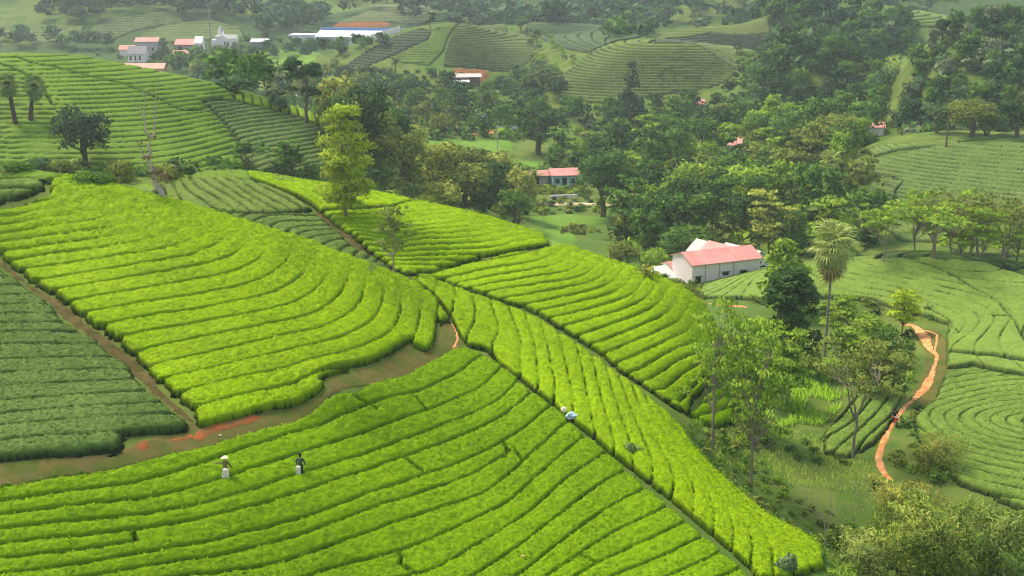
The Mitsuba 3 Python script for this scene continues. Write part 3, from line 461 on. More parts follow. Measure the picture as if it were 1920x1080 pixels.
path('bank', outline([(-130,890),(0,866),(120,856),(225,845),(320,812),(356,792),(372,797),(440,788),(510,768),(600,745),(618,728),(602,714),(675,692),(737,664),(768,643),(800,657),(822,632),(824,606),(848,606),(856,618),(872,640),(880,656),(868,656),(825,680),(720,726),(600,768),(482,814),(400,838),(345,852),(225,880),(75,903),(-130,930)], 0), 'bank_soil', 0.2, 'bare grassy bank between the bright hillside and the lower slope', off=0.05)
path('footpath', outline([(2,486),(30,508),(56,535),(90,553),(122,572),(152,600),(185,622),(215,645),(252,672),(282,702),(300,730),(335,760),(366,792),(352,792),(322,768),(300,748),(278,730),(256,710),(236,684),(203,662),(178,638),(146,618),(116,597),(95,573),(78,557),(56,542),(16,512),(-6,498)], 0), 'trodden_earth', 0.2, 'trodden path between the bright and the sage tea', off=0.05)
path('footpath', ribbon([(596,398,1.0),(640,434,1.2),(680,468,1.3),(725,500,1.4),(765,518,1.6),(800,525,1.0)]), 'trodden_earth', 0.25, 'grassy path climbing to the saddle', off=0.05)
for q in ([(378,800),(420,792),(470,778),(492,784),(468,798),(430,806),(395,818),(380,832),(362,826),(366,808)], [(255,832),(275,826),(284,838),(272,848),(254,846)], [(300,826),(360,812),(366,822),(330,832)], [(322,838),(335,834),(344,842),(328,846)]):
    path('clay_patch', outline(q, 0), 'red_clay', 0.12, 'bare red clay on the bank', off=0.09, ragged=0.25)
path('clay_track', ribbon([(846,606,0.25),(856,622,0.3),(858,640,0.35),(850,656,0.3)]), 'orange_clay', 0.1, 'thin orange track by the end of the bright hillside', off=0.1, ragged=0.1)
path('clay_path', ribbon([(1690,608,0.48),(1712,611,0.60),(1722,618,1.09),(1733,632,1.36),(1738,645,1.09),(1745,658,0.72),(1757,668,0.54),(1754,684,0.54),(1747,700,0.72),(1742,715,1.02),(1733,730,1.02),(1720,742,0.88)]), 'orange_clay', 0.1, 'winding orange clay path in the right valley, upper stretch', ragged=0.22, off=0.1)
path('clay_path', ribbon([(1726,618,0.36),(1742,622,0.42),(1757,628,0.42),(1756,642,0.36),(1752,660,0.36)]), 'orange_clay', 0.1, 'side loop of the orange path', ragged=0.15, off=0.11)
path('clay_path', ribbon([(1722,742,0.72),(1710,752,0.56),(1697,764,0.48),(1680,783,0.48),(1668,802,0.54),(1660,820,0.60),(1651,842,0.60),(1647,860,0.66),(1652,878,0.60),(1662,893,0.54),(1672,900,0.42)]), 'orange_clay', 0.1, 'winding orange clay path in the right valley, lower stretch', ragged=0.2, off=0.1)
path('verge', outline([(1705,610),(1760,618),(1775,640),(1776,690),(1762,735),(1730,765),(1690,770),(1712,735),(1735,690),(1735,660)], 0), 'bank_soil', 0.25, 'worn grass beside the orange path', off=0.05)
path('clay_path', ribbon([(1270,560,0.60),(1310,567,0.95),(1350,572,0.72),(1400,576,0.60)]), 'orange_clay', 0.2, 'orange track below the pink roof house', off=0.1)
path('yard', ribbon([(905,372,1.2),(960,380,1.6),(1020,383,2.0),(1070,382,2.2),(1150,384,1.6)]), 'pale_earth', 0.4, 'pale lane in front of the red roof house', off=0.12)
path('clay_patch', outline([(885,246),(900,243),(926,244),(928,250),(905,254),(888,253)], 0), 'orange_clay', 0.5, 'orange earth heap ground by the far shed', off=0.3, ragged=0.8)
path('clay_cut', outline([(622,50),(640,42),(700,40),(728,42),(732,50),(690,52)], 0), 'red_clay', 0.8, 'red earth cutting behind the warehouse', off=0.5)
path('clay_cut', outline([(850,128),(905,130),(918,140),(905,152),(880,160),(855,158),(848,140)], 0), 'red_clay', 0.5, 'red earth around the hillside farmhouse', off=0.4)
path('clay_cut', outline([(1705,216),(1730,210),(1765,206),(1768,222),(1735,232),(1715,232)], 0), 'red_clay', 0.4, 'red earth cutting below the right wooded hill', off=0.4)
for q, l in (([(790,262),(880,258),(958,262),(962,284),(900,290),(800,284)], 'light green rice paddy in the valley, middle one'), ([(800,292),(900,296),(1010,304),(1010,318),(900,312),(800,308)], 'light green rice paddy hidden among the valley trees'), ([(985,405),(1060,402),(1140,405),(1145,418),(1080,425),(1010,424)], 'upper rice paddy beyond the ridge'),
             ([(1000,426),(1080,427),(1075,470),(1040,470),(1010,440)], 'bright green rice paddy just beyond the ridge'), ([(470,98),(560,92),(600,100),(590,120),(490,126)], 'far green paddy left of the central round hill'), ([(890,196),(960,190),(1010,200),(960,212),(900,212)], 'pale paddy at the foot of the two round hills')):
    path('paddy_field', outline(q, 0), 'paddy_green', 0.5, l, off=0.15, ragged=0.5)

# ---------------------------------------------------------------- trees
def tube(pts, rad, sides=6):
    p = np.asarray(pts, float); r = np.broadcast_to(np.asarray(rad, float), (len(p),)); t = np.gradient(p, axis=0); t /= np.linalg.norm(t, axis=1, keepdims=True) + 1e-12
    a = np.cross(t, np.where(np.abs(t[:, 2:]) < 0.9, [0, 0, 1.0], [1.0, 0, 0])); a /= np.linalg.norm(a, axis=1, keepdims=True) + 1e-12; b = np.cross(t, a); g = np.arange(sides) * 2 * np.pi / sides
    v = p[:, None] + r[:, None, None] * (np.cos(g)[None, :, None] * a[:, None] + np.sin(g)[None, :, None] * b[:, None])
    i, j = np.meshgrid(np.arange(len(p) - 1), np.arange(sides), indexing='ij'); q = np.stack([i * sides + j, i * sides + (j + 1) % sides, (i + 1) * sides + (j + 1) % sides, (i + 1) * sides + j], -1).reshape(-1, 4)
    return v.reshape(-1, 3), np.vstack([q[:, [0, 1, 2]], q[:, [0, 2, 3]]])
def join(parts):
    V, F, at = [], [], 0
    for v, f in parts: V.append(v); F.append(f + at); at += len(v)
    return np.vstack(V), np.vstack(F)
def unit(a): return a / np.maximum(np.linalg.norm(a, axis=-1, keepdims=True), 1e-12)
def leaf_cloud(r, blobs, n, size, col, narrow=0.55, droop=0.0, spread=0.35, hollow=0.55):
    """n leaf clumps (small folded quads) spread through the blobs (centre, radii)"""
    c = np.array([b[0] for b in blobs], float); R = np.array([b[1] for b in blobs], float); w = (R[:, 0] * R[:, 1] * R[:, 2]) ** 0.72; k = r.choice(len(c), n, p=w / w.sum())
    d = unit(r.normal(size=(n, 3))); d[:, 2] = np.where(d[:, 2] < -0.35, -d[:, 2] * 0.6, d[:, 2]); d = unit(d)
    rad = hollow + (1 - hollow) * r.random((n, 1)) ** 0.5; stray = np.where(r.random((n, 1)) < 0.18, r.uniform(1.0, 1.45, (n, 1)), 1.0); p = c[k] + d * R[k] * rad * (1 + (r.random((n, 1)) - 0.5) * spread) * stray
    out = unit(d / R[k]); ax = unit(r.normal(size=(n, 3)) * 0.8 + out * 0.35 + [0, 0, -droop]); sd = unit(np.cross(ax, out + r.normal(size=(n, 3)) * 0.6)); L = size * r.uniform(0.6, 1.45, (n, 1))
    a, b, e, g = p - ax * L * 0.5, p + sd * L * narrow * 0.5, p + ax * L * 0.5, p - sd * L * narrow * 0.5
    fn = unit(np.cross(b - a, e - a)); fn *= np.sign((fn * out).sum(1, keepdims=True) + 1e-9); nn = unit(fn * 0.55 + out * 0.7 + [0, 0, 0.15])
    v = np.stack([a, b, e, g], 1).reshape(-1, 3); q = np.arange(n)[:, None] * 4; f = np.concatenate([q + [0, 1, 2], q + [0, 2, 3]])
    tone = r.uniform(0.72, 1.3, (n, 1)) * (0.85 + 0.3 * r.random(len(c))[k][:, None]); hue = r.uniform(-0.12, 0.12, (n, 1))
    cc = np.clip(np.array(col) * tone * (1 + hue * np.array([1.0, 0.1, -0.6])), 0.002, 0.9)
    return v, f, np.repeat(nn, 4, 0), np.repeat(cc, 4, 0)
paint('bark', (0.16, 0.12, 0.085), 0.9); paint('pale_bark', (0.42, 0.38, 0.33), 0.9); paint('dark_bark', (0.07, 0.055, 0.04), 0.9); paint('grey_bark', (0.24, 0.21, 0.18), 0.9)
PROTO = {}
def prototype(kind, seed, col, n, size):
    """(trunk dict maker, crown dict maker) of unit-sized trees: 1 m wide crown radius is scaled afterwards"""
    r = np.random.default_rng(seed); blobs, wood = [], []
    def limb(a, b, r0, r1, k=5, sag=0.05):
        a, b = np.array(a, float), np.array(b, float); t = np.linspace(0, 1, k)[:, None]; p = a + (b - a) * t + np.cumsum(r.normal(size=(k, 3)) * sag * 0.3, 0) * (t > 0); wood.append(tube(p, np.linspace(r0, r1, k), 6)); return p[-1]
    if kind == 'round':
        limb((0, 0, -0.1), (0.02, 0, 0.6), 0.045, 0.03)
        for i in range(20):
            a, e = r.uniform(0, 6.28), r.uniform(-0.75, 1.0); rr = r.uniform(0.12, 0.27); blobs.append(((math.cos(a) * 0.27 * math.cos(e), math.sin(a) * 0.27 * math.cos(e), 0.56 + 0.32 * math.sin(e)), (rr * 0.72, rr * 0.72, rr * 0.62)))
            if i < 7: limb((0.01, 0, r.uniform(0.2, 0.5)), blobs[-1][0], 0.018, 0.006)
        blobs.append(((0, 0, 0.55), (0.26, 0.26, 0.3)))
    elif kind == 'full':
        limb((0, 0, -0.05), (0.01, 0.01, 0.9), 0.016, 0.005, 7, 0.02)
        for i in range(80):
            z = r.uniform(0.16, 0.99); a = r.uniform(0, 6.28); d = 0.2 * math.sin(math.pi * min(0.98, (z - 0.1) * 0.92 + 0.12)) ** 0.8 * r.uniform(0.3, 1.05); c = (math.cos(a) * d, math.sin(a) * d, z); rr = r.uniform(0.03, 0.085); blobs.append((c, (rr * 1.2, rr * 1.2, rr * 0.9))); i % 3 or limb((0.01, 0, max(0.14, z - 0.14)), c, 0.006, 0.002)
    elif kind == 'tall':
        limb((0, 0, -0.05), (0.02, 0.01, 0.8), 0.022, 0.009, 7, 0.02)
        for i in range(15):
            z = r.uniform(0.42, 0.92); a = r.uniform(0, 6.28); d = 0.16 * (1.15 - abs(z - 0.62) * 1.6); c = (math.cos(a) * d, math.sin(a) * d, z); rr = r.uniform(0.05, 0.1); blobs.append((c, (rr, rr, rr * 0.85))); limb((0.01, 0, z - 0.12), c, 0.008, 0.003)
    elif kind == 'airy':
        limb((0, 0, -0.05), (0.03, 0.02, 0.75), 0.013, 0.006, 7, 0.03); 
        for i in range(44):
            a = r.uniform(0, 6.28); z = r.uniform(0.36, 0.97); d = r.uniform(0.06, 0.3) * (1.25 - z * 0.55); c = (math.cos(a) * d, math.sin(a) * d, z); s = r.uniform(0.025, 0.075); blobs.append((c, (s * 1.4, s * 1.4, s * 0.5))); i % 2 or limb((0.02, 0.01, max(0.25, z - 0.28)), c, 0.006, 0.0015, 5, 0.03)
    elif kind == 'fork':
        for i in range(4):
            a = i * 1.6 + r.uniform(0, 0.8); e = limb((0, 0, 0.35), (math.cos(a) * 0.22, math.sin(a) * 0.22, 0.8), 0.010, 0.004, 5, 0.03)
            for j in range(9):
                c = e + r.normal(size=3) * [0.15, 0.15, 0.1]; limb(e - [0, 0, 0.12], c, 0.004, 0.0015); s = r.uniform(0.03, 0.09); blobs.append((tuple(c), (s * 1.3, s * 1.3, s * 0.6)))
        limb((0, 0, -0.05), (0, 0, 0.4), 0.016, 0.012)
    elif kind == 'cone':
        limb((0, 0, -0.05), (0, 0, 0.9), 0.03, 0.008)
        for i in range(26):
            z = r.uniform(0.05, 0.97); a = r.uniform(0, 6.28); d = 0.24 * (1.02 - z) ** 0.7 * r.uniform(0.5, 1); s = 0.05 + 0.09 * (1 - z) * r.uniform(0.7, 1.2); blobs.append(((math.cos(a) * d, math.sin(a) * d, z), (s, s, s * 1.1)))
    elif kind == 'bush':
        for i in range(9):
            a = r.uniform(0, 6.28); d = r.uniform(0.0, 0.42); s = r.uniform(0.18, 0.34); blobs.append(((math.cos(a) * d, math.sin(a) * d, r.uniform(0.15, 0.55)), (s, s, s * 0.9)))
        for i in range(4): limb((0, 0, -0.1), blobs[i][0], 0.03, 0.01)
    elif kind == 'shaggy':
        for i in range(5):
            a = r.uniform(0, 6.28); e = limb((0, 0, -0.05), (math.cos(a) * 0.12, math.sin(a) * 0.12, 0.75), 0.014, 0.006, 5, 0.03)
        for i in range(20):
            a, z = r.uniform(0, 6.28), r.uniform(0.15, 0.95); d = 0.3 * math.sin(min(z * 1.2 + 0.25, 1.9)) * r.uniform(0.35, 1); s = r.uniform(0.07, 0.14); blobs.append(((math.cos(a) * d, math.sin(a) * d, z), (s, s, s * 1.25)))
    return join(wood), leaf_cloud(r, blobs, n, size, col, droop=0.5 if kind == 'shaggy' else 0.1)
def pieces(kind, seed, col, n, size, bark):
    k = (kind, seed, tuple(col), n, size, bark)
    if k not in PROTO:
        w, c = prototype(kind, seed, col, n, size)
        PROTO[k] = (raw_ply(w[0], w[1], bark, nrm=vnorm(*w)), raw_ply(c[0], c[1], 'foliage', c[3], c[2]))
    return PROTO[k]
def plant(name, pos, height, width, rot, p, label=None, category='tree', group=None, parts=('trunk', 'crown'), lean=0):
    """height: metres; width: crown width over that of the prototype"""
    key = fresh(name); M = T().translate([float(x) for x in pos]).rotate([0, 0, 1], float(rot)).rotate([0, 1, 0], float(lean)).scale([float(height * width), float(height * width), float(height)])
    for nm, d in zip(parts, p): scene[key + '__' + nm] = {**d, 'to_world': M}
    tag(key, label, category, group)
    return key
def scale_at(u, v, pos=None):
    p = spot(u, v) if pos is None else pos
    return (p[1] * CT - p[2] * ST) / FOC
GREENS = {'dark': (0.05, 0.105, 0.03), 'mid': (0.105, 0.21, 0.038), 'blue': (0.09, 0.165, 0.065), 'olive': (0.185, 0.245, 0.05), 'light': (0.23, 0.37, 0.042), 'lime': (0.36, 0.5, 0.03), 'grey': (0.18, 0.24, 0.12), 'yellow': (0.31, 0.37, 0.07)}
def solo(name, u, v, top, width_px, kind, col, label, n=2200, size=0.045, bark='bark', seed=1, category='tree', group=None, lean=0):
    p = spot(u, v); s = scale_at(u, v, p); h = (v - top) * s / math.cos(math.atan(-slope_of(v)) * 0.6); base_w = {'round': 0.8, 'tall': 0.42, 'full': 0.5, 'airy': 0.66, 'fork': 0.75, 'cone': 0.55, 'bush': 1.2, 'shaggy': 0.75}[kind]
    return plant(name, p - [0, 0, 0.15], h, (width_px * s) / (base_w * h), seed * 57.0, pieces(kind, seed, GREENS[col] if isinstance(col, str) else col, n, size, bark), label, category, group, lean=lean)
# ---- single trees of the foreground and the right valley
solo('lime_tree', 650, 416, 203, 116, 'full', (0.32, 0.43, 0.045), 'tall lime green tree on the ridge behind the bright hillside', 8200, 0.026, 'grey_bark', 3)
solo('spindly_tree', 738, 513, 374, 84, 'airy', (0.2, 0.28, 0.055), 'spindly pale trunked tree beside the path at the saddle', 1500, 0.042, 'pale_bark', 5)
solo('shrub', 1183, 852, 815, 38, 'bush', (0.2, 0.3, 0.09), 'round shrub standing among the tea of the spur', 700, 0.17, 'bark', 2, 'shrub')
solo('slender_tree', 1409, 921, 592, 150, 'airy', 'light', 'tall slender tree with a long bare grey trunk in the right valley, nearest the spur', 1700, 0.03, 'grey_bark', 7)
solo('slender_tree', 1597, 858, 640, 160, 'fork', 'olive', 'forked grey tree beside the tea strip left of the orange path', 2200, 0.03, 'grey_bark', 8)
solo('slender_tree', 1338, 842, 562, 135, 'airy', 'light', 'airy tree in front of the right end of the lower ridge', 1900, 0.03, 'grey_bark', 9)
solo('slender_tree', 1393, 775, 590, 120, 'airy', 'light', 'bright crowned airy tree left of the ivy covered tree', 2400, 0.04, 'bark', 10)
for i, (u, v, tp) in enumerate(((1460, 758, 628), (1467, 762, 612), (1475, 756, 640))):
    solo('slender_tree', u, v, tp, 92, 'airy', 'light', ['left', 'middle', 'right'][i] + ' one of three pale trunks standing together in front of the ivy tree', 1500, 0.055, 'pale_bark', 11 + i)
solo('ivy_tree', 1474, 694, 498, 122, 'full', (0.06, 0.125, 0.035), 'dark conical tree smothered in ivy left of the fan palm', 8000, 0.036, 'bark', 4)
solo('light_tree', 1468, 590, 450, 92, 'full', 'light', 'yellow green tree rising behind the ivy tree in front of the pink roof house', 2600, 0.05, 'bark', 6)
for i, (u, v, tp, w, k, c, l) in enumerate((
    (1692, 632, 536, 72, 'airy', 'lime', 'lime topped small tree at the upper end of the orange path'), (1625, 650, 575, 95, 'round', 'light', 'spreading light green tree right of the fan palm trunk'),
    (1570, 640, 548, 80, 'airy', 'light', 'light tree just behind the fan palm trunk'), (1590, 705, 610, 95, 'airy', 'light', 'leafy low tree right of the foot of the fan palm'),
    (1655, 690, 605, 70, 'round', 'mid', 'dark green tree at the top of the tea strip'), (1520, 700, 640, 60, 'bush', 'light', 'small bright tree left of the foot of the fan palm'),
    (1640, 745, 640, 120, 'airy', 'olive', 'wide airy tree hanging over the tea strip'), (1430, 800, 665, 110, 'airy', 'light', 'airy tree standing in the grass between the slender trunks'))):
    solo('valley_tree', u, v, tp, w, k, c, l, 1900, 0.055, 'bark', 20 + i)
solo('bare_bush', 1475, 1078, 1020, 55, 'bush', (0.16, 0.24, 0.1), 'grey leaved bush at the bottom edge right of the spur', 700, 0.16, 'bark', 31, 'shrub')
# ---- the left hillside behind
solo('dark_tree', 158, 322, 192, 110, 'round', (0.05, 0.09, 0.045), 'large dark tree in front of the tea hillside on the left', 3600, 0.045, 'dark_bark', 33)
for i, (u, v, tp, w, k, c, l) in enumerate((
    (168, 350, 296, 85, 'bush', 'mid', 'bush at the foot of the large dark tree'), (232, 346, 285, 80, 'bush', 'olive', 'olive bush between the dark tree and the bare trunk'), (80, 330, 285, 90, 'bush', 'dark', 'dark bush at the left foot of the tea hillside'),
    (470, 325, 262, 55, 'fork', 'mid', 'small tree on the boundary between the green and the sage tea'), (545, 335, 262, 80, 'airy', 'mid', 'loose tree in front of the sage tea left of the lime tree'), (352, 332, 300, 46, 'bush', 'dark', 'dark round bush right of the bare trunk'),
    (318, 345, 296, 60, 'bush', 'olive', 'olive bush right behind the bare trunk'), (510, 335, 302, 60, 'bush', 'dark', 'dark low bush below the sage tea'), (580, 345, 290, 70, 'bush', 'mid', 'green bush at the left foot of the lime tree'), (30, 330, 290, 80, 'bush', 'mid', 'green bush at the extreme left of the tea hillside foot'), (120, 335, 285, 70, 'bush', 'olive', 'olive bush left of the large dark tree'), (275, 340, 300, 60, 'bush', 'mid', 'green bush left of the bare trunk'))):
    solo('hedge_tree', u, v, tp, w, k, c, l, 900, 0.1, 'bark', 40 + i, 'bush')
# ---- named trees of the valley
for i, (u, v, tp, w, k, c, n, sz, l) in enumerate((
    (1128, 408, 273, 108, 'round', (0.09, 0.18, 0.045), 4200, 0.045, 'big round dark green tree beside the red roof house'), (690, 300, 150, 105, 'round', 'dark', 3000, 0.05, 'tall dark tree rising behind the lime tree'),
    (640, 300, 168, 85, 'round', (0.085, 0.16, 0.04), 2600, 0.05, 'dark tree immediately left behind the lime tree'), (572, 235, 96, 66, 'tall', 'dark', 2200, 0.045, 'tall thin trunked tree standing at the end of the tea hillside'),
    (758, 350, 236, 105, 'shaggy', 'olive', 2600, 0.05, 'drooping olive tree right of the lime tree'), (870, 385, 300, 110, 'round', 'olive', 2200, 0.05, 'rounded olive tree behind the ridge'), (815, 385, 325, 100, 'bush', 'yellow', 1500, 0.08, 'yellowish bushy tree just behind the ridge'),
    (965, 420, 350, 75, 'round', 'mid', 1800, 0.06, 'green bushy tree where the ridge meets the paddies'), (905, 405, 330, 70, 'shaggy', 'dark', 1600, 0.06, 'dark drooping tree behind the ridge'), (1010, 290, 195, 110, 'round', 'dark', 2400, 0.05, 'broad dark tree beside the far shed'),
    (1225, 460, 352, 120, 'round', 'dark', 2600, 0.05, 'dark spreading tree left of the wooded slope by the house'), (1300, 440, 330, 130, 'round', 'dark', 2600, 0.05, 'dark tree above the pink roof house'), (1390, 400, 290, 120, 'shaggy', 'mid', 2600, 0.05, 'green shaggy tree left of the shaggy palm'),
    (1440, 480, 352, 110, 'airy', 'yellow', 2400, 0.045, 'yellow green airy tree above the light tree by the house'), (1285, 492, 420, 110, 'round', 'mid', 2000, 0.055, 'round green tree directly left of the pink roof house'), (1160, 500, 440, 80, 'bush', 'olive', 1500, 0.09, 'olive bushes climbing behind the lower ridge'),
    (1225, 510, 452, 75, 'bush', 'light', 1500, 0.09, 'bright bush left of the pale annex roof'), (1180, 240, 118, 62, 'cone', (0.07, 0.12, 0.06), 2000, 0.05, 'lone dark tree in front of the terraced round hill'), (1700, 236, 152, 62, 'cone', 'blue', 2200, 0.05, 'pale topped conical tree below the right wooded hill'),
    (1560, 305, 208, 120, 'round', 'olive', 2600, 0.05, 'broad olive tree left of the tea strip on the right crest'), (1480, 300, 215, 100, 'round', 'mid', 2200, 0.05, 'round tree left of the broad olive tree'), (1850, 258, 200, 72, 'shaggy', 'grey', 2200, 0.05, 'pale crowned palm like tree at the right crest'),
    (1905, 262, 182, 90, 'round', 'dark', 2400, 0.05, 'dark tree at the right frame edge above the crest'), (1820, 256, 178, 100, 'round', 'olive', 2400, 0.05, 'olive tree left of the dark tree at the right edge'), (1755, 250, 188, 62, 'round', 'blue', 1800, 0.055, 'bluish tree behind the wooden pole'),
    (807, 56, 22, 20, 'tall', 'dark', 700, 0.08, 'small lone tree on top of the central round hill'), (757, 42, 3, 18, 'tall', 'dark', 700, 0.08, 'lone tree on the hazy hill behind the warehouse'), (977, 60, 30, 26, 'round', 'mid', 900, 0.08, 'round lone tree at the edge of the plantation'), (1007, 78, 54, 18, 'round', 'dark', 700, 0.08, 'small round tree below the lone round tree'), (310, 118, 70, 34, 'cone', 'dark', 1200, 0.06, 'dark tree between the two village houses'))):
    solo('tree', u, v, tp, w, k, c, l, n, sz, 'bark', 60 + i)

# ---- woods: every tree of the nearer ones stands for itself
def scatter(poly, gap, seed, limit=9999):
    r = np.random.default_rng(seed); P = shapely.make_valid(Polygon(poly)); shapely.prepare(P); lo, hi = poly.min(0), poly.max(0); k = int(min(60000, 9 * (hi - lo).prod() / gap ** 2 + 200)); q = r.random((k, 2)) * (hi - lo) + lo; q = q[shapely.contains_xy(P, q[:, 0], q[:, 1])]; seen, pts = {}, []
    for a in q:
        c = (int(a[0] // gap), int(a[1] // gap))
        if all((a[0] - b[0]) ** 2 + (a[1] - b[1]) ** 2 > gap * gap for dx in (-1, 0, 1) for dy in (-1, 0, 1) for b in seen.get((c[0] + dx, c[1] + dy), ())):
            seen.setdefault(c, []).append(a); pts.append(a)
            if len(pts) >= limit: break
    return np.array(pts)
def grove(name, px, gap, kinds, hts, cols, label, seed, n=900, size=0.075, width=(1.0, 1.4), bark='bark', limit=9999, avoid=()):
    r = np.random.default_rng(seed); pts = scatter(outline(px, 0), gap, seed, limit); pts = pts[np.argsort(pts[:, 1])]
    for k, a in enumerate(pts):
        if any(np.hypot(*(a - b[:2])) < b[2] for b in avoid): continue
        kd = kinds[r.integers(len(kinds))]; c = GREENS[cols[r.integers(len(cols))]]; h = r.uniform(*hts)
        cn = [q for q in GREENS if GREENS[q] is c][0]; sx = a[0] / a[1]; sy = a[1]; fx = np.searchsorted(np.quantile(pts[:, 0] / pts[:, 1], [0.33, 0.67]), sx); fy = np.searchsorted(np.quantile(pts[:, 1], [0.33, 0.67]), sy)
        lb = '%s %s tree of the %s, %s %s part' % ({'dark': 'dark green', 'mid': 'mid green', 'blue': 'bluish', 'olive': 'olive', 'light': 'light green', 'grey': 'greyish', 'yellow': 'yellowish'}[cn], {'round': 'rounded', 'airy': 'airy', 'shaggy': 'drooping', 'bush': 'low crowned', 'cone': 'pointed', 'fork': 'forked'}[kd], label, ('front', 'middle', 'rear')[fy], ('left', 'centre', 'right')[fx])
        plant(name, (a[0], a[1], float(land(*a)) - 0.2), h, r.uniform(*width), r.uniform(0, 360), pieces(kd, 100 + int(r.integers(3)), c, n, size, bark), lb, 'tree', lb)
    return len(pts)
HOMES = [np.append(spot(u, v)[:2], rr) for u, v, rr in ((1355,515,9),(1400,500,8),(1240,520,5),(1058,345,6),(1010,345,4),(878,152,8),(755,222,5),(1378,290,5),(940,250,5),(830,222,5),(532,172,4),(567,200,4))]
cnt = []
cnt.append(grove('valley_tree', [(985,330),(1100,300),(1250,255),(1420,250),(1560,235),(1640,238),(1600,290),(1590,330),(1625,400),(1650,470),(1500,490),(1400,455),(1290,470),(1200,480),(1150,440),(1190,400),(1170,330),(1090,310),(1000,350)], 6.6, ['round', 'round', 'airy', 'shaggy'], (6.5, 11.5), ['dark', 'mid', 'mid', 'olive', 'light', 'light', 'mid'], 'wooded valley', 5, avoid=HOMES))
cnt.append(grove('slope_tree', [(620,240),(700,262),(780,300),(860,330),(980,380),(970,410),(900,388),(820,372),(740,352),(640,330)], 7.0, ['round', 'shaggy', 'round'], (7, 10.5), ['olive', 'mid', 'yellow', 'dark'], 'slope behind the ridge', 6, avoid=HOMES))
cnt.append(grove('wood_tree', [(1385,235),(1395,180),(1425,130),(1480,120),(1550,108),(1625,110),(1645,150),(1660,190),(1640,232),(1560,235),(1460,248)], 5.4, ['bush', 'round', 'bush'], (6, 9), ['dark', 'mid', 'blue', 'dark'], 'middle wooded hill', 7, n=620, size=0.1, width=(0.8, 1.15)))
cnt.append(grove('plantation_tree', [(1690,230),(1700,160),(1715,110),(1760,76),(1830,45),(1900,34),(1965,33),(1965,240),(1850,235),(1760,236)], 4.3, ['bush', 'bush', 'round'], (4.5, 6.5), ['blue', 'mid', 'dark', 'grey', 'mid'], 'plantation on the right hill', 8, n=420, size=0.13, width=(0.75, 1.0)))
cnt.append(grove('crest_tree', [(1640,500),(1700,478),(1800,470),(1930,470),(1940,500),(1880,506),(1760,494),(1660,494)], 5.2, ['airy', 'airy', 'fork'], (7, 9.5), ['olive', 'light', 'light'], 'row behind the right knoll', 9, n=1700, size=0.045, bark='grey_bark'))
print('TREES', cnt)
# ---- far-off woods that read as one mass
def far_wood(px, gap, hts, cols, label, seed, n=150, size=0.2, kind='round', world=None, patch=0):
    r = np.random.default_rng(seed); pts = scatter(outline(px, 0) if world is None else np.array(world, float), gap, seed, 3500); pts = pts[nz(pts[:, 0], pts[:, 1], 75.0, 3, 8) > 0.47] if patch else pts; V, F, N, C, at = [], [], [], [], 0
    protos = [prototype(kind, 200 + i, GREENS[cols[i % len(cols)]], n, size) for i in range(len(cols))]
    for a in pts:
        w, c = protos[r.integers(len(protos))]; h = r.uniform(*hts); t = r.uniform(0, 6.28); M = np.array([[math.cos(t), -math.sin(t), 0], [math.sin(t), math.cos(t), 0], [0, 0, 1]]); s = np.array([h * 1.15, h * 1.15, h]); b = np.array([a[0], a[1], float(land(*a)) - 0.3])
        V.append((c[0] * s) @ M.T + b); F.append(c[1] + at); N.append(c[2] @ M.T); C.append(c[3]); at += len(c[0])
    key = fresh('distant_wood'); scene[key] = raw_ply(np.vstack(V), np.vstack(F), 'foliage', np.vstack(C), np.vstack(N)); tag(key, label, 'wood', kind='stuff')
far_wood([(1445,95),(1442,30),(1500,18),(1560,16),(1620,32),(1700,52),(1720,75),(1690,95),(1640,105),(1560,108),(1500,130)], 6.0, (7, 11), ['dark', 'blue', 'dark', 'mid'], 'far wooded hill at the upper right', 21)
far_wood([(862,46),(920,43),(1040,46),(1110,44),(1178,42),(1178,38),(1040,40),(880,40)], 4.2, (10, 13), ['dark', 'blue', 'dark'], 'dark plantation wood along the far ridge', 22)
far_wood([(80,44),(160,46),(230,34),(300,26),(350,36),(430,46),(460,44),(440,24),(340,6),(230,2),(120,2),(70,20)], 9.0, (9, 13), ['dark', 'blue', 'dark'], 'far wood above the tea hills at the upper left', 23)
far_wood([(30,90),(110,82),(200,88),(225,98),(150,94),(90,90)], 6.5, (7, 11), ['dark', 'blue', 'mid'], 'trees left of the far village', 24)
far_wood([(480,96),(560,90),(640,94),(720,90),(705,100),(640,114),(560,110),(500,112)], 6.5, (4.5, 7), ['dark', 'blue', 'mid'], 'belt of trees in front of the warehouse', 25)
far_wood([(470,60),(540,40),(600,34),(620,50),(560,60),(480,76)], 8.0, (8, 12), ['blue', 'dark'], 'hazy wood left of the warehouse', 26)
far_wood([(300,130),(340,118),(420,112),(470,120),(500,140),(470,158),(420,160),(360,144)], 6.5, (6, 9), ['dark', 'blue', 'mid', 'olive'], 'trees between the tea hillside and the far village', 27)
far_wood([(1180,56),(1240,58),(1200,78),(1150,80),(1130,70)], 6.0, (5, 8), ['blue', 'mid'], 'shrubby trees right of the plantation wood', 28)
far_wood([(1385,34),(1440,30),(1440,38),(1390,40)], 5.0, (7, 9), ['dark'], 'dark clump of trees on the far crest right of centre', 29)
far_wood(None, 11.0, (8, 14), ['blue', 'dark'], 'patches of wood on the hazy far hills', 30, n=46, size=0.3, world=[(-420, 600), (-300, 640), (-60, 620), (60, 580), (160, 560), (330, 600), (480, 640), (620, 1000), (0, 1150), (-600, 1000)], patch=1)
far_wood([(425,180),(500,160),(620,150),(700,180),(760,200),(860,215),(960,225),(960,256),(800,260),(700,245),(640,230),(600,215),(520,200)], 7.0, (6, 10), ['dark', 'mid', 'blue', 'olive'], 'trees around the valley farms below the tea hillside', 31, n=420, size=0.1)
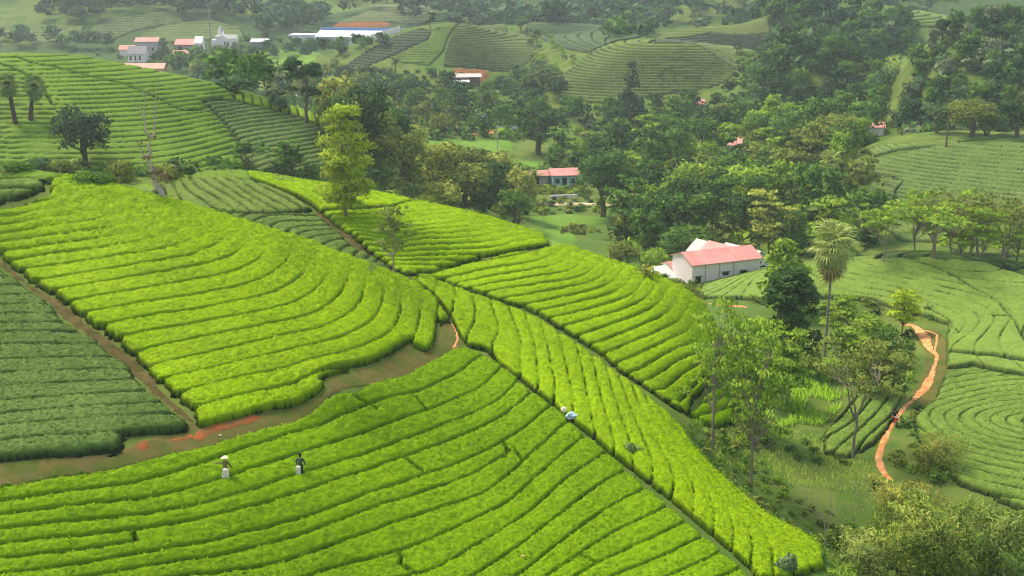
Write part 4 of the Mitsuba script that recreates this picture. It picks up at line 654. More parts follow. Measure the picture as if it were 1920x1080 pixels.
far_wood([(640,158),(760,155),(840,160),(840,178),(925,178),(925,150),(1000,145),(1050,195),(1200,204),(1380,200),(1390,238),(1250,250),(1060,240),(900,192),(700,192)], 8.0, (5, 8.5), ['dark', 'blue', 'dark', 'mid'], 'trees at the foot of the two round tea hills', 32, n=420, size=0.1)
far_wood([(985,100),(1010,70),(1040,90),(1090,110),(1050,140),(1010,130)], 6.0, (2.2, 4.2), ['mid', 'light', 'olive'], 'trees in the fold between the two round tea hills', 33, n=300, size=0.12)
far_wood([(1690,100),(1640,105),(1560,104),(1500,125),(1450,140),(1440,100),(1500,95),(1600,70),(1700,60)], 5.5, (6, 10), ['dark', 'blue', 'dark', 'mid'], 'wood on the lower slope of the far wooded hill', 34, n=220, size=0.15)
far_wood([(-10,75),(40,70),(80,82),(30,86),(-10,86)], 6.0, (4, 7), ['dark', 'blue'], 'trees at the far left behind the tea crest', 35)

# ---------------------------------------------------------------- ground cover and thickets
TRACK = np.vstack([worldline(l, 0, 0.5) for l in ([(1690,608),(1722,618),(1738,645),(1757,668),(1754,684),(1747,700),(1733,730),(1720,742),(1700,760),(1680,783),(1668,802),(1660,820),(1651,842),(1647,860),(1652,878),(1662,893),(1672,900)], [(1742,622),(1757,628),(1756,642)])])
TRACK = cKDTree(TRACK)
def thicket(name, px, gap, hts, cols, label, seed, n=60, size=0.3, category='bushes', up=0, world=None):
    r = np.random.default_rng(seed); pts = scatter(outline(px, up), gap, seed, 1600); V, F, N, C, at = [], [], [], [], 0
    protos = [prototype('bush', 300 + i, GREENS[c], n, size) for i, c in enumerate(cols)]
    for a in pts:
        if TRACK.query(a)[0] < 1.15: continue
        w, c = protos[r.integers(len(protos))]; h = r.uniform(*hts); t = r.uniform(0, 6.28); M = np.array([[math.cos(t), -math.sin(t), 0], [math.sin(t), math.cos(t), 0], [0, 0, 1]]); s = np.array([h * 1.3, h * 1.3, h]); b = np.array([a[0], a[1], float(land(*a)) - 0.15])
        V.append((c[0] * s) @ M.T + b); F.append(c[1] + at); N.append(c[2] @ M.T); C.append(c[3]); at += len(c[0])
    key = fresh(name); scene[key] = raw_ply(np.vstack(V), np.vstack(F), 'foliage', np.vstack(C), np.vstack(N)); tag(key, label, category, kind='stuff')
thicket('undergrowth', [(985,330),(1100,300),(1250,255),(1420,250),(1560,235),(1640,238),(1600,290),(1590,330),(1625,400),(1650,470),(1500,490),(1400,470),(1270,470),(1200,500),(1140,450),(1190,400),(1170,330),(1090,310),(1000,350)], 3.6, (1.8, 4.2), ['mid', 'dark', 'olive', 'light'], 'thick undergrowth beneath the trees of the wooded valley', 51)
thicket('undergrowth', [(610,235),(700,262),(780,300),(870,335),(985,380),(980,425),(900,400),(800,388),(740,380),(640,352)], 3.2, (1.6, 3.6), ['olive', 'mid', 'yellow', 'dark'], 'thick undergrowth on the slope behind the ridge', 52)
thicket('undergrowth', [(1375,240),(1390,180),(1425,125),(1480,115),(1550,112),(1620,114),(1640,150),(1655,190),(1640,236),(1560,240),(1460,250)], 3.4, (2.5, 5), ['dark', 'mid', 'blue'], 'undergrowth of the middle wooded hill', 53, n=50, size=0.35)
thicket('undergrowth', [(1690,240),(1700,160),(1715,112),(1760,72),(1830,40),(1900,28),(1965,27),(1965,250),(1850,245),(1760,246)], 3.0, (2.2, 4.2), ['blue', 'mid', 'dark', 'grey'], 'undergrowth between the plantation trees of the right wooded hill', 54, n=50, size=0.35)
thicket('undergrowth', [(425,180),(500,160),(620,140),(760,145),(900,160),(1000,150),(1060,190),(1200,205),(1390,190),(1395,250),(1250,255),(1000,262),(800,262),(640,240),(600,222),(520,205)], 6.0, (2.0, 5.0), ['dark', 'mid', 'blue', 'olive', 'light'], 'bushes scattered over the far valley floor', 55, n=50, size=0.35)
thicket('undergrowth', [(-20,345),(60,325),(200,335),(300,345),(420,332),(600,350),(610,335),(450,310),(300,320),(100,318),(-20,318)], 2.6, (1.4, 2.8), ['mid', 'olive', 'dark'], 'scrub in the dip below the tea hillside on the left', 56)
thicket('undergrowth', [(1335,640),(1370,690),(1420,760),(1440,840),(1400,850),(1385,790),(1370,740),(1336,722)], 1.25, (0.7, 1.7), ['light', 'mid', 'olive'], 'scrub at the right end of the lower ridge', 57, n=110, size=0.22)
thicket('undergrowth', [(1285,790),(1320,872),(1365,915),(1450,988),(1545,1040),(1570,1085),(1700,1080),(1640,1000),(1560,965),(1480,930),(1440,880),(1410,820),(1340,806)], 1.0, (0.45, 1.1), ['light', 'olive', 'mid'], 'low scrub along the right foot of the spur', 58, n=110, size=0.22)
thicket('undergrowth', [(1690,745),(1700,700),(1720,660),(1705,630),(1690,640),(1690,700),(1660,800),(1640,850),(1620,880),(1660,950),(1720,950),(1760,900),(1720,850),(1705,800),(1730,770)], 1.35, (0.6, 1.5), ['mid', 'dark', 'light', 'olive'], 'leafy scrub on both sides of the orange path', 59, n=120, size=0.22)
thicket('undergrowth', [(1320,556),(1420,566),(1460,580),(1700,588),(1750,600),(1740,580),(1600,566),(1440,572)], 1.8, (0.9, 1.9), ['mid', 'dark', 'olive'], 'bushes along the lower edge of the right knoll', 60, n=110, size=0.22)
thicket('undergrowth', [(1205,520),(1260,520),(1300,540),(1320,552),(1280,560),(1240,540)], 1.8, (1.0, 2.2), ['olive', 'mid', 'yellow'], 'garden bushes in front of the pale annex', 61, n=110, size=0.22)
thicket('undergrowth', [(1550,1010),(1640,990),(1760,960),(1900,960),(1960,1000),(1960,1090),(1560,1090),(1500,1060)], 1.5, (0.5, 1.3), ['olive', 'mid', 'light', 'light'], 'undergrowth around the bamboo in the lower right corner', 62, n=130, size=0.2)
thicket('undergrowth', [(195,352),(250,345),(265,355),(255,366),(215,362)], 1.2, (0.5, 0.9), ['olive', 'olive'], 'brownish scrub beside the pale tea behind the left crest', 63, n=120, size=0.2)
def grass(px, per, length, cols, label, seed):
    r = np.random.default_rng(seed); poly = outline(px, 0); P = shapely.make_valid(Polygon(poly)); shapely.prepare(P); lo, hi = poly.min(0), poly.max(0); k = int(P.area * per * ((hi - lo).prod() / P.area)); q = r.random((k, 2)) * (hi - lo) + lo; q = q[shapely.contains_xy(P, q[:, 0], q[:, 1])]
    q = q[nz(q[:, 0], q[:, 1], 1.6, 2, 6) > 0.4]; k = len(q); b = np.column_stack([q, land(q[:, 0], q[:, 1])]); a = r.uniform(0, 6.28, k); L = length * r.uniform(0.5, 1.3, k); w = L * 0.12; d = np.column_stack([np.cos(a), np.sin(a), 0 * a]); s = np.column_stack([-np.sin(a), np.cos(a), 0 * a])
    v = np.stack([b - s * w[:, None], b + s * w[:, None], b + d * (L * r.uniform(0.2, 0.7, k))[:, None] + np.array([0, 0, 1.0]) * L[:, None]], 1).reshape(-1, 3)
    c = np.array([cols[i] for i in r.integers(len(cols), size=k)]) * r.uniform(0.7, 1.3, (k, 1)); n = unit(d * 0.4 + [0, 0, 1]); key = fresh('grass')
    scene[key] = raw_ply(v, np.arange(3 * k).reshape(-1, 3), 'foliage', np.repeat(c, 3, 0), np.repeat(n, 3, 0)); tag(key, label, 'grass', kind='stuff')
grass([(1440,690),(1570,675),(1600,700),(1590,750),(1540,800),(1470,800),(1420,770)], 40, 0.7, [(0.22, 0.42, 0.03), (0.28, 0.48, 0.04)], 'tall bright grass around the slender trunks', 71)
grass([(1300,790),(1420,780),(1540,800),(1560,860),(1640,860),(1640,920),(1420,900),(1340,850)], 38, 0.3, [(0.2, 0.33, 0.045), (0.26, 0.34, 0.06), (0.15, 0.28, 0.04)], 'rough grass of the right valley floor', 72)
grass([(1420,900),(1630,900),(1640,960),(1580,990),(1480,950)], 40, 0.22, [(0.15, 0.21, 0.08), (0.12, 0.18, 0.07)], 'weedy grey green plot in front of the slender trees', 73)
grass([(1640,950),(1960,940),(1960,1090),(1560,1090)], 14, 0.6, [(0.18, 0.30, 0.03), (0.14, 0.22, 0.04)], 'grass of the lower right corner', 74)
grass([(0,872),(225,850),(345,812),(600,752),(760,660),(840,612),(870,645),(720,722),(600,765),(400,835),(225,878),(0,905)], 40, 0.17, [(0.16, 0.15, 0.05), (0.10, 0.15, 0.03), (0.22, 0.17, 0.09)], 'dry grass of the bank', 75)
for i, (u, v) in enumerate(((1547,830),(1525,848),(1572,862),(1498,862),(1535,868),(1560,842),(1510,832),(1480,845),(1585,872))):
    p = spot(u, v); plant('tea_bush', p - [0, 0, 0.1], 0.75, 1.35, i * 50, (pieces('bush', 400 + i % 3, (0.09, 0.16, 0.03), 260, 0.16, 'bark')), 'rounded tea bush in the rough grass of the right valley, ' + nth(1 + sorted((1547,1525,1572,1498,1535,1560,1510,1480,1585)).index(u)) + ' from the left', 'bush', 'lone tea bushes in the rough grass')

# ---------------------------------------------------------------- palms, bamboo, bananas, the bare tree
def fan_leaf(seed, col, dead=False):
    r = np.random.default_rng(seed); V, F, C = [], [], []; k = 15
    def add(q, c):
        n = len(V); V.extend(q); F.extend([[n + i, n + i + 1, n + i + 2] for i in range(len(q) - 2)]); C.extend([c] * len(q))
    add([(0, -0.03, 0), (0, 0.03, 0), (0.75, -0.02, 0.03), (0.75, 0.02, 0.03)], np.array(col) * 0.9)
    for i in range(k):
        a0, a1 = math.radians(-112 + 224 * i / k), math.radians(-112 + 224 * (i + 0.92) / k); am = (a0 + a1) / 2; L = (0.95 + 0.15 * math.cos(am)) * r.uniform(0.9, 1.08); c = np.array(col) * r.uniform(0.75, 1.25); o = np.array([0.72, 0, 0.03]); dr = 0.5 if dead else 0.22
        def pt(a, d, z): return tuple(o + [math.cos(a) * d, math.sin(a) * d, z - dr * (d / 1.0) ** 2.4])
        add([tuple(o), pt(a0, L * 0.55, 0), pt(am, L * 0.55, 0.06), pt(a1, L * 0.55, 0), ], c)
        add([pt(a0, L * 0.55, 0), pt(am, L * 0.55, 0.06), pt(am, L, -0.12)], c); add([pt(am, L * 0.55, 0.06), pt(a1, L * 0.55, 0), pt(am, L, -0.12)], c)
    v, f = np.array(V, float), np.array(F); n = unit(vnorm(v, f) * np.where(vnorm(v, f)[:, 2:] < 0, -1, 1) + [0, 0, 0.4])
    return raw_ply(v, f, 'foliage', np.clip(np.array(C), 0.002, 0.9), n)
LEAVES = [fan_leaf(1, (0.30, 0.40, 0.10)), fan_leaf(2, (0.42, 0.50, 0.17)), fan_leaf(3, (0.34, 0.20, 0.10), True), fan_leaf(4, (0.17, 0.26, 0.08))]
def fan_palm(u, v, top, label, leaf_m, n=42, dead=10, thick=0.16, dark=False, lean=0.0, name='fan_palm', group=None, bark='grey_bark'):
    p = spot(u, v); s = scale_at(u, v, p); h = (v - top) * s * 1.02 - leaf_m * 0.9; key = fresh(name); t = np.linspace(0, 1, 9); pts = np.column_stack([p[0] + lean * t ** 1.5, p[1] + 0 * t, p[2] - 0.2 + h * t]); w = tube(pts, thick * (1.25 - 0.45 * t), 10)
    scene[key + '__trunk'] = raw_ply(*w, bark, nrm=vnorm(*w)); hd = pts[-1]; r = np.random.default_rng(int(u))
    m = tube([hd - [0, 0, 0.7 * leaf_m], hd - [0, 0, 0.1], hd + [0, 0, 0.35 * leaf_m]], [thick * 1.2, thick * 2.0, thick * 0.8], 8); scene[key + '__leaf_bases'] = raw_ply(*m, 'dark_bark', nrm=vnorm(*m))
    for i in range(n + dead):
        f = i / n; el = 78 - 165 * min(f, 1) ** 1.05 if i < n else r.uniform(-86, -62); k = (3 if dark else int(r.integers(2))) if i < n else 2; z = (0.3 - 0.75 * min(f, 1.15)) * leaf_m * 0.9; sc = leaf_m * (0.62 + 0.2 * r.random()) * (0.8 if f < 0.15 else 1)
        scene[fresh('leaf' if i < n else 'dead_leaf', key)] = {**LEAVES[k], 'to_world': T().translate((hd + [0, 0, z]).tolist()).rotate([0, 0, 1], i * 137.5 + r.uniform(-12, 12)).rotate([0, 1, 0], float(-el)).scale(float(sc))}
    tag(key, label, 'palm', group)
fan_palm(1546, 668, 420, 'tall fan palm with a bare straight trunk above the right valley', 2.35, 34, 7, 0.13)
fan_palm(30, 238, 140, 'left one of the two palms with short crowns on the tea hillside at the left', 1.5, 30, 0, 0.3, True, -0.6, bark='dark_bark', name='stump_palm')
fan_palm(58, 231, 143, 'right leaning one of the two palms on the tea hillside at the left', 1.55, 30, 0, 0.3, True, 1.1, bark='dark_bark', name='stump_palm')
fan_palm(1552, 365, 285, 'shaggy palm with a skirt of dead leaves left of the right tea slope', 1.9, 30, 22, 0.3)
for i, (u, v, tp) in enumerate(((1000,172,133),(1018,166,124),(1030,168,122),(1042,170,128))): fan_palm(u, v, tp, 'fan palm of the cluster below the round hills, ' + nth(1 + (1000,1018,1030,1042).index(u)) + ' from the left', 2.2, 22, 8, 0.3, True, group='palms at the foot of the round hills')
for u, v, tp, l in ((1413,200,160,'fan palm in front of the middle wooded hill'),(985,176,140,'fan palm left of the palm cluster')): fan_palm(u, v, tp, l, 2.0, 22, 10, 0.3, True)
def frond(seed, L, wide, col, feather, bend=0.75):
    r = np.random.default_rng(seed); t = np.linspace(0, 1, 9); x, z = L * t * (1 - 0.18 * t), L * (0.35 * t - bend * t ** 2); V, F, C = [], [], []
    for i in range(8):
        for sgn in (-1, 1):
            if feather:
                for j in range(2):
                    a = t[i] + (j + 0.5) / 2 / 8; px, pz = np.interp(a, t, x), np.interp(a, t, z); w = wide * math.sin(math.pi * min(0.95, a + 0.12)) ** 0.6; n = len(V); V += [(px - 0.05 * L, 0, pz), (px + 0.05 * L, 0, pz), (px + 0.16 * L, sgn * w, pz - 0.22 * w)]; F.append([n, n + 1, n + 2]); C += [np.array(col) * r.uniform(0.75, 1.25)] * 3
            else:
                w0, w1 = (wide * math.sin(math.pi * min(0.97, q * 0.95 + 0.06)) ** 0.5 for q in (t[i], t[i + 1])); g = r.uniform(0.85, 1.0); n = len(V); V += [(x[i], 0, z[i]), (x[i + 1], 0, z[i + 1]), (x[i + 1], sgn * w1 * g, z[i + 1] + 0.1 * w1), (x[i], sgn * w0, z[i] + 0.1 * w0)]; F += [[n, n + 1, n + 2], [n, n + 2, n + 3]]; C += [np.array(col) * r.uniform(0.85, 1.2)] * 4
    v, f = np.array(V), np.array(F); nn = vnorm(v, f); nn *= np.where(nn[:, 2:] < 0, -1, 1)
    return raw_ply(v, f, 'foliage', np.clip(np.array(C), 0.002, 0.9), nn)
FROND, BANANA = frond(1, 1.0, 0.3, (0.14, 0.21, 0.06), True), [frond(2, 1.0, 0.17, (0.22, 0.36, 0.05), False, 0.5), frond(3, 1.0, 0.19, (0.16, 0.28, 0.05), False, 0.7)]
def crowned(name, u, v, h, leaf, L, n, thick, label, category, group=None, el=(70, -25), bark='bark'):
    p = spot(u, v); key = fresh(name); w = tube([p - [0, 0, 0.2], p + [0.05, 0, h * 0.5], p + [0, 0, h]], [thick * 1.2, thick, thick * 0.8], 8); scene[key + '__trunk'] = raw_ply(*w, bark, nrm=vnorm(*w)); r = np.random.default_rng(int(u * 7 + v))
    for i in range(n):
        e = el[0] + (el[1] - el[0]) * i / (n - 1); scene[fresh('leaf', key)] = {**(leaf if isinstance(leaf, dict) else leaf[i % len(leaf)]), 'to_world': T().translate((p + [0, 0, h]).tolist()).rotate([0, 0, 1], i * 137.5 + r.uniform(-15, 15)).rotate([0, 1, 0], float(-e)).scale(float(L * r.uniform(0.85, 1.1)))}
    tag(key, label, category, group)
crowned('coconut_palm', 912, 238, 8.5, FROND, 3.6, 16, 0.18, 'coconut palm rising among the valley farms', 'palm', bark='grey_bark')
crowned('coconut_palm', 742, 150, 5.5, FROND, 3.2, 14, 0.18, 'small feathery palm at the left foot of the central round hill', 'palm', bark='grey_bark')
crowned('coconut_palm', 1350, 262, 6.0, FROND, 3.0, 14, 0.18, 'feathery palm in the wooded valley below the terraced hill', 'palm', bark='grey_bark')
for u, v in ((925,345),(945,352),(962,342),(978,350),(990,340),(938,336),(958,330),(975,334),(912,352),(1002,350)): crowned('banana_plant', u, v, 2.3, BANANA, 2.5, 9, 0.13, 'banana plant in the grove left of the red roof house, %s from the left' % nth(1 + sorted((925,945,962,978,990,938,958,975,912,1002)).index(u)), 'banana plant', 'banana grove', (82, 5), 'bark')
for u, v in ((702,232),(775,238),(790,243),(1520,470),(1545,480),(1580,478)): crowned('banana_plant', u, v, 2.2, BANANA, 2.4, 8, 0.13, {702: 'banana plant by the grey hut', 775: 'left banana plant below the central round hill', 790: 'right banana plant below the central round hill', 1520: 'banana plant left behind the fan palm', 1545: 'banana plant hidden behind the fan palm crown', 1580: 'banana plant right behind the fan palm'}[u], 'banana plant', 'scattered banana plants', (80, 0), 'bark')
paint('bamboo_skin', (0.09, 0.12, 0.03), 0.5)
def bamboo(u, v, h, spread, culms, n, cols, label, seed, leaf=0.34):
    r = np.random.default_rng(seed); p = spot(u, v); key = fresh('bamboo_clump'); P, D, K = [], [], []
    for i in range(culms):
        a = r.uniform(0, 6.28); q = spread * r.uniform(0.25, 1.0); hh = h * r.uniform(0.5, 1.0); t = np.linspace(0, 1, 9); b = p + [r.normal() * 0.45, r.normal() * 0.45, -0.2]; c = b + np.column_stack([np.cos(a) * q * t ** 2, np.sin(a) * q * t ** 2, hh * (t - 0.16 * t ** 4)]); w = tube(c, 0.045 * (1.1 - 0.85 * t), 6); scene[fresh('culm', key)] = raw_ply(*w, 'bamboo_skin', nrm=vnorm(*w))
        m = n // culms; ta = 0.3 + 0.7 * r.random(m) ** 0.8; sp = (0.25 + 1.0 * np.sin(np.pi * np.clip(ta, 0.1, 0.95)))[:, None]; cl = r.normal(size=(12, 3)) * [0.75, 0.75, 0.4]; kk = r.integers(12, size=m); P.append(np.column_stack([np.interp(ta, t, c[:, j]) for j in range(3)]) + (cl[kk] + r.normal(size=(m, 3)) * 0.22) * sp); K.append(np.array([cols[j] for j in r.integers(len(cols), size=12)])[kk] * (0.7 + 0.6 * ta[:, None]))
    P, K = np.vstack(P), np.vstack(K); m = len(P); ax = unit(r.normal(size=(m, 3)) + [0, 0, -0.7]); out = unit(P - p - [0, 0, h * 0.45]); sd = unit(np.cross(ax, r.normal(size=(m, 3)))); L = leaf * r.uniform(0.6, 1.4, (m, 1)); q = np.stack([P - ax * L / 2, P + sd * L * 0.13, P + ax * L / 2, P - sd * L * 0.13], 1).reshape(-1, 3); f = np.concatenate([np.arange(m)[:, None] * 4 + [0, 1, 2], np.arange(m)[:, None] * 4 + [0, 2, 3]])
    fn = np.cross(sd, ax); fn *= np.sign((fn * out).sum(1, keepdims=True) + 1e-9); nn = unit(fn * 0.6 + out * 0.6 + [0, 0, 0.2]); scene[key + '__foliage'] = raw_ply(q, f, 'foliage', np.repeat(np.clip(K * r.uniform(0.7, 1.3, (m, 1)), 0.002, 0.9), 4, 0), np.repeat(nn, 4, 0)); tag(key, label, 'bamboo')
YB = [(0.34, 0.39, 0.08), (0.24, 0.34, 0.06), (0.16, 0.25, 0.05)]
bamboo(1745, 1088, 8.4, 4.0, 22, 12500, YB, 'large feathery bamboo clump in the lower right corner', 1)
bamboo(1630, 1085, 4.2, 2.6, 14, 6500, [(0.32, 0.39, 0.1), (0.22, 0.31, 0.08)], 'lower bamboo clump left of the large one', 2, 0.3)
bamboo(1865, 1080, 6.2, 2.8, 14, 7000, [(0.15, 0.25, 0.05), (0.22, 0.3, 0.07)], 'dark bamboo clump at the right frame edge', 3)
bamboo(1750, 880, 3.6, 1.6, 10, 2600, [(0.32, 0.34, 0.08), (0.24, 0.29, 0.06)], 'small yellow bamboo beside the ringed plot', 4, 0.3)
bamboo(1690, 985, 4.6, 2.4, 14, 5200, [(0.34, 0.36, 0.08), (0.26, 0.30, 0.06)], 'yellowish bamboo just below the end of the orange path', 5, 0.3)
def bare_tree(name, p, lines, bark, label, tufts=(), cat='tree'):
    key = fresh(name)
    for i, (pts, r0, r1) in enumerate(lines):
        q = np.array(pts, float) + p; t = np.linspace(0, 1, 4 * (len(q) - 1) + 1); k = np.linspace(0, 1, len(q)); c = np.column_stack([np.interp(t, k, q[:, j]) for j in range(3)]) + rng.normal(size=(len(t), 3)) * r1 * 0.7; w = tube(c, np.linspace(r0, r1, len(t)), 7); scene[fresh('trunk' if i == 0 else 'branch', key)] = raw_ply(*w, bark, nrm=vnorm(*w))
    if tufts:
        c = leaf_cloud(np.random.default_rng(5), [(np.array(b) + p, (s, s, s)) for b, s in tufts], 260, 0.22, (0.2, 0.13, 0.08)); scene[key + '__dry_tufts'] = raw_ply(c[0], c[1], 'foliage', c[3], c[2]); tag(key + '__dry_tufts', kind='stuff')
    tag(key, label, cat)
bp = spot(306, 381)
k = scale_at(306, 381, bp)
def bt(u, v): return ((u - 306) * k, 0.0, (381 - v) * k)
bare_tree('bare_tree', bp, [([bt(305, 392), bt(303, 360), bt(297, 340), bt(288, 318), bt(286, 295), bt(293, 258)], 0.28, 0.11), ([bt(293, 258), bt(285, 245), bt(284, 222)], 0.1, 0.06), ([bt(284, 222), bt(276, 205), bt(262, 172)], 0.055, 0.02), ([bt(284, 222), bt(287, 190), bt(283, 150)], 0.04, 0.015), ([bt(293, 258), bt(302, 248), bt(303, 225)], 0.1, 0.06), ([bt(303, 225), bt(307, 190), bt(315, 145)], 0.05, 0.02), ([bt(287, 297), bt(274, 285), bt(271, 270)], 0.1, 0.06), ([bt(287, 190), bt(295, 165), bt(300, 148)], 0.025, 0.01), ([bt(300, 352), bt(285, 357), bt(268, 355)], 0.05, 0.03), ([bt(304, 352), bt(318, 347), bt(328, 348)], 0.05, 0.03)], 'pale_bark', 'bare pale forked tree with knobbly trunk on the left crest', [(bt(303, 335), 0.8), (bt(295, 258), 0.4), (bt(286, 296), 0.45), (bt(271, 270), 0.35), (bt(296, 325), 0.6)])
bp = spot(1548, 1038); k = scale_at(1548, 1038, bp)
def bt(u, v): return ((u - 1548) * k, (v - 1000) * k * 0.1, (1038 - v) * k)
bare_tree('dead_tree', bp, [([bt(1548, 1045), bt(1546, 1000), bt(1538, 965)], 0.07, 0.04), ([bt(1538, 965), bt(1515, 945), bt(1502, 915)], 0.035, 0.012), ([bt(1538, 965), bt(1527, 940), bt(1525, 905)], 0.03, 0.012), ([bt(1546, 1000), bt(1552, 960), bt(1545, 895)], 0.035, 0.012), ([bt(1549, 960), bt(1560, 940), bt(1556, 915)], 0.025, 0.01), ([bt(1515, 945), bt(1505, 940), bt(1490, 935)], 0.018, 0.008)], 'pale_bark', 'small dead whitish tree left of the bamboo')

# ---------------------------------------------------------------- houses
def box(x0, x1, y0, y1, z0, z1):
    m = trimesh.creation.box((x1 - x0, y1 - y0, z1 - z0)); m.apply_translation(((x0 + x1) / 2, (y0 + y1) / 2, (z0 + z1) / 2)); return m
def put(key, mesh, bsdf, M): scene[key] = mikit.ply(mesh, bsdf, to_world=M)
def gable(L, D, H, rise): return trimesh.Trimesh(*prism([(0, 0), (D, 0), (D, H), (D / 2, H + rise), (0, H)], L))
def prism(yz, L):
    n = len(yz); v = [(0, y, z) for y, z in yz] + [(L, y, z) for y, z in yz]; f = [[0, i + 1, i] for i in range(1, n - 1)] + [[n, n + i, n + i + 1] for i in range(1, n - 1)]
    for i in range(n): j = (i + 1) % n; f += [[i, j, n + j], [i, n + j, n + i]]
    return np.array(v, float), np.array(f)
for nm, c, r in (('white_plaster', (0.78, 0.77, 0.78), 0.8), ('pinkish_plaster', (0.78, 0.72, 0.76), 0.8), ('grey_plaster', (0.42, 0.42, 0.42), 0.85), ('dark_opening', (0.025, 0.025, 0.028), 0.6), ('blue_sheet', (0.10, 0.22, 0.55), 0.5), ('slate_sheet', (0.25, 0.26, 0.30), 0.6), ('timber', (0.16, 0.11, 0.08), 0.85), ('turquoise_wall', (0.35, 0.58, 0.66), 0.7), ('concrete', (0.5, 0.48, 0.46), 0.85)): paint(nm, c, r)
def sheet(a, b, s=0.35):
    return lambda p, n, uv: mikit.mix(a, b, 0.5 + 0.5 * mikit.smoothstep(0.35, 0.65, mikit.fbm(p.x / s / 4, p.y / s / 4, p.z / s / 4, 3)) - 0.5)
for nm, a, b in (('red_sheet', (0.60, 0.27, 0.25), (0.68, 0.37, 0.35)), ('faded_red_sheet', (0.55, 0.26, 0.22), (0.60, 0.36, 0.31)), ('salmon_sheet', (0.72, 0.36, 0.28), (0.74, 0.42, 0.35)), ('grey_sheet', (0.55, 0.52, 0.52), (0.66, 0.60, 0.58)), ('mint_sheet', (0.55, 0.66, 0.62), (0.72, 0.76, 0.74)), ('white_sheet', (0.66, 0.72, 0.80), (0.74, 0.78, 0.84))): paint(nm, mikit.proc(sheet(a, b)), 0.55)
def house(name, u, v, turn, L, D, H, rise, wall, roof, label, openings=(), over=0.35, category='house', centre=False, lift=0.0, pipes=(), seams=0, at=None):
    """front left corner of the wall (or the middle of the front) at picture (u, v); openings: (side, from, to, sill, head)"""
    p = spot(u, v) if at is None else at; key = fresh(name); M = T().translate([float(p[0]), float(p[1]), float(p[2]) + lift]).rotate([0, 0, 1], float(turn)).translate([-L / 2 if centre else 0.0, 0.0, 0.0])
    g = gable(L, D, H, rise); base = box(0.02, L - 0.02, 0.02, D - 0.02, -2.5, 0.01); put(key + '__wall', trimesh.util.concatenate([g, base]), wall, M); t = 0.12; s = rise / (D / 2)
    for sgn in (0, 1):
        y0, y1 = (-over, D / 2) if sgn == 0 else (D + over, D / 2); z0, z1 = H - over * s, H + rise; q = [(y0, z0 + 0.02), (y1, z1 + 0.02), (y1, z1 + 0.02 + t), (y0, z0 + 0.02 + t)]; vv, ff = prism(q if sgn == 0 else q[::-1], L + 2 * over); vv[:, 0] -= over; put(fresh('roof', key), trimesh.Trimesh(vv, ff), roof, M)
    if seams:
        for i in range(seams):
            x = -over + (L + 2 * over) * (i + 1) / (seams + 1); vv, ff = prism([(-over, H - over * s + 0.14), (D / 2, H + rise + 0.14), (D / 2, H + rise + 0.19), (-over, H - over * s + 0.19)], 0.06); vv[:, 0] += x; put(fresh('roof_seam', key), trimesh.Trimesh(vv, ff), roof, M)
    for side, a, b, z0, z1 in openings:
        m = {'front': box(a, b, -0.05, 0.06, z0, z1), 'left': box(-0.05, 0.06, a, b, z0, z1), 'right': box(L - 0.06, L + 0.05, a, b, z0, z1)}[side]; w = fresh('door' if z0 <= 0.05 else 'window', key); put(w, m, 'dark_opening', M)
        if side == 'front' and H > 2.7: put(w + '__lintel', box(a - 0.15, b + 0.15, -0.3, 0.02, z1 + 0.02, z1 + 0.12), 'timber', M)
    for x in pipes: put(fresh('downpipe', key), box(x - 0.05, x + 0.05, -0.13, -0.02, 0, H - 0.05), 'grey_plaster', M)
    tag(key, label, category); return key, M
house('white_house', 1297, 534, 21, 11.6, 6.2, 3.0, 1.15, 'pinkish_plaster', 'red_sheet', 'long white house with a pinkish red sheet roof beyond the lower ridge', [('front', 0.6, 1.5, 0.0, 1.15), ('front', 5.2, 6.2, 0.9, 1.4), ('front', 8.2, 9.3, 0.9, 1.35)], 0.3, pipes=(2.2, 4.6, 7.0), seams=10)
house('back_hall', 0, 0, -50, 6.5, 4.6, 3.2, 1.4, 'white_plaster', 'grey_sheet', 'white gabled hall behind the right end of the long white house', [('right', 0.6, 3.9, 1.7, 2.1), ('right', 1.7, 2.9, 2.6, 2.9)], 0.35, at=(32.9, 189.5, -54.4))
house('back_hall', 0, 0, -50, 5.0, 4.6, 3.2, 1.6, 'white_plaster', 'red_sheet', 'red roofed hall rising behind the middle of the long white house', (), 0.3, at=(30.2, 190.5, -54.5))
house('back_hall', 0, 0, -50, 4.5, 4.4, 3.2, 1.5, 'white_plaster', 'grey_sheet', 'narrow pale roofed hall behind the long white house', (), 0.3, at=(28.6, 192.5, -54.6))
house('annex', 0, 0, 24, 5.2, 5.0, 2.0, 1.1, 'timber', 'mint_sheet', 'low annex with a pale greenish sheet roof left of the long white house', (), 0.5, 'shed', at=(20.6, 177.5, -54.0))
house('shed', 0, 0, 24, 2.4, 3.0, 3.0, 0.6, 'white_plaster', 'faded_red_sheet', 'little shed with a rusty roof between the annex and the long white house', (), 0.3, 'shed', at=(24.6, 180.5, -54.0))
house('red_roof_house', 1036, 350, 8, 5.6, 5.0, 2.6, 0.9, 'turquoise_wall', 'red_sheet', 'small house with a red roof and a blue front beside the big round tree', [('front', 0.6, 1.6, 0.7, 1.7), ('front', 2.2, 3.2, 0.0, 1.9), ('front', 4.0, 5.0, 0.7, 1.7)], 0.5)
house('low_house', 990, 348, 8, 4.5, 4.0, 2.2, 0.7, 'grey_plaster', 'faded_red_sheet', 'low house half hidden left of the red roof house', [('front', 1.5, 2.5, 0.0, 1.8)], 0.4)
house('gabled_house', 1366, 296, -32, 4.5, 5.0, 3.2, 1.3, 'white_plaster', 'red_sheet', 'house with a red roof and white gable deep among the valley trees', [('left', 1.8, 2.8, 1.2, 2.2)], 0.4)
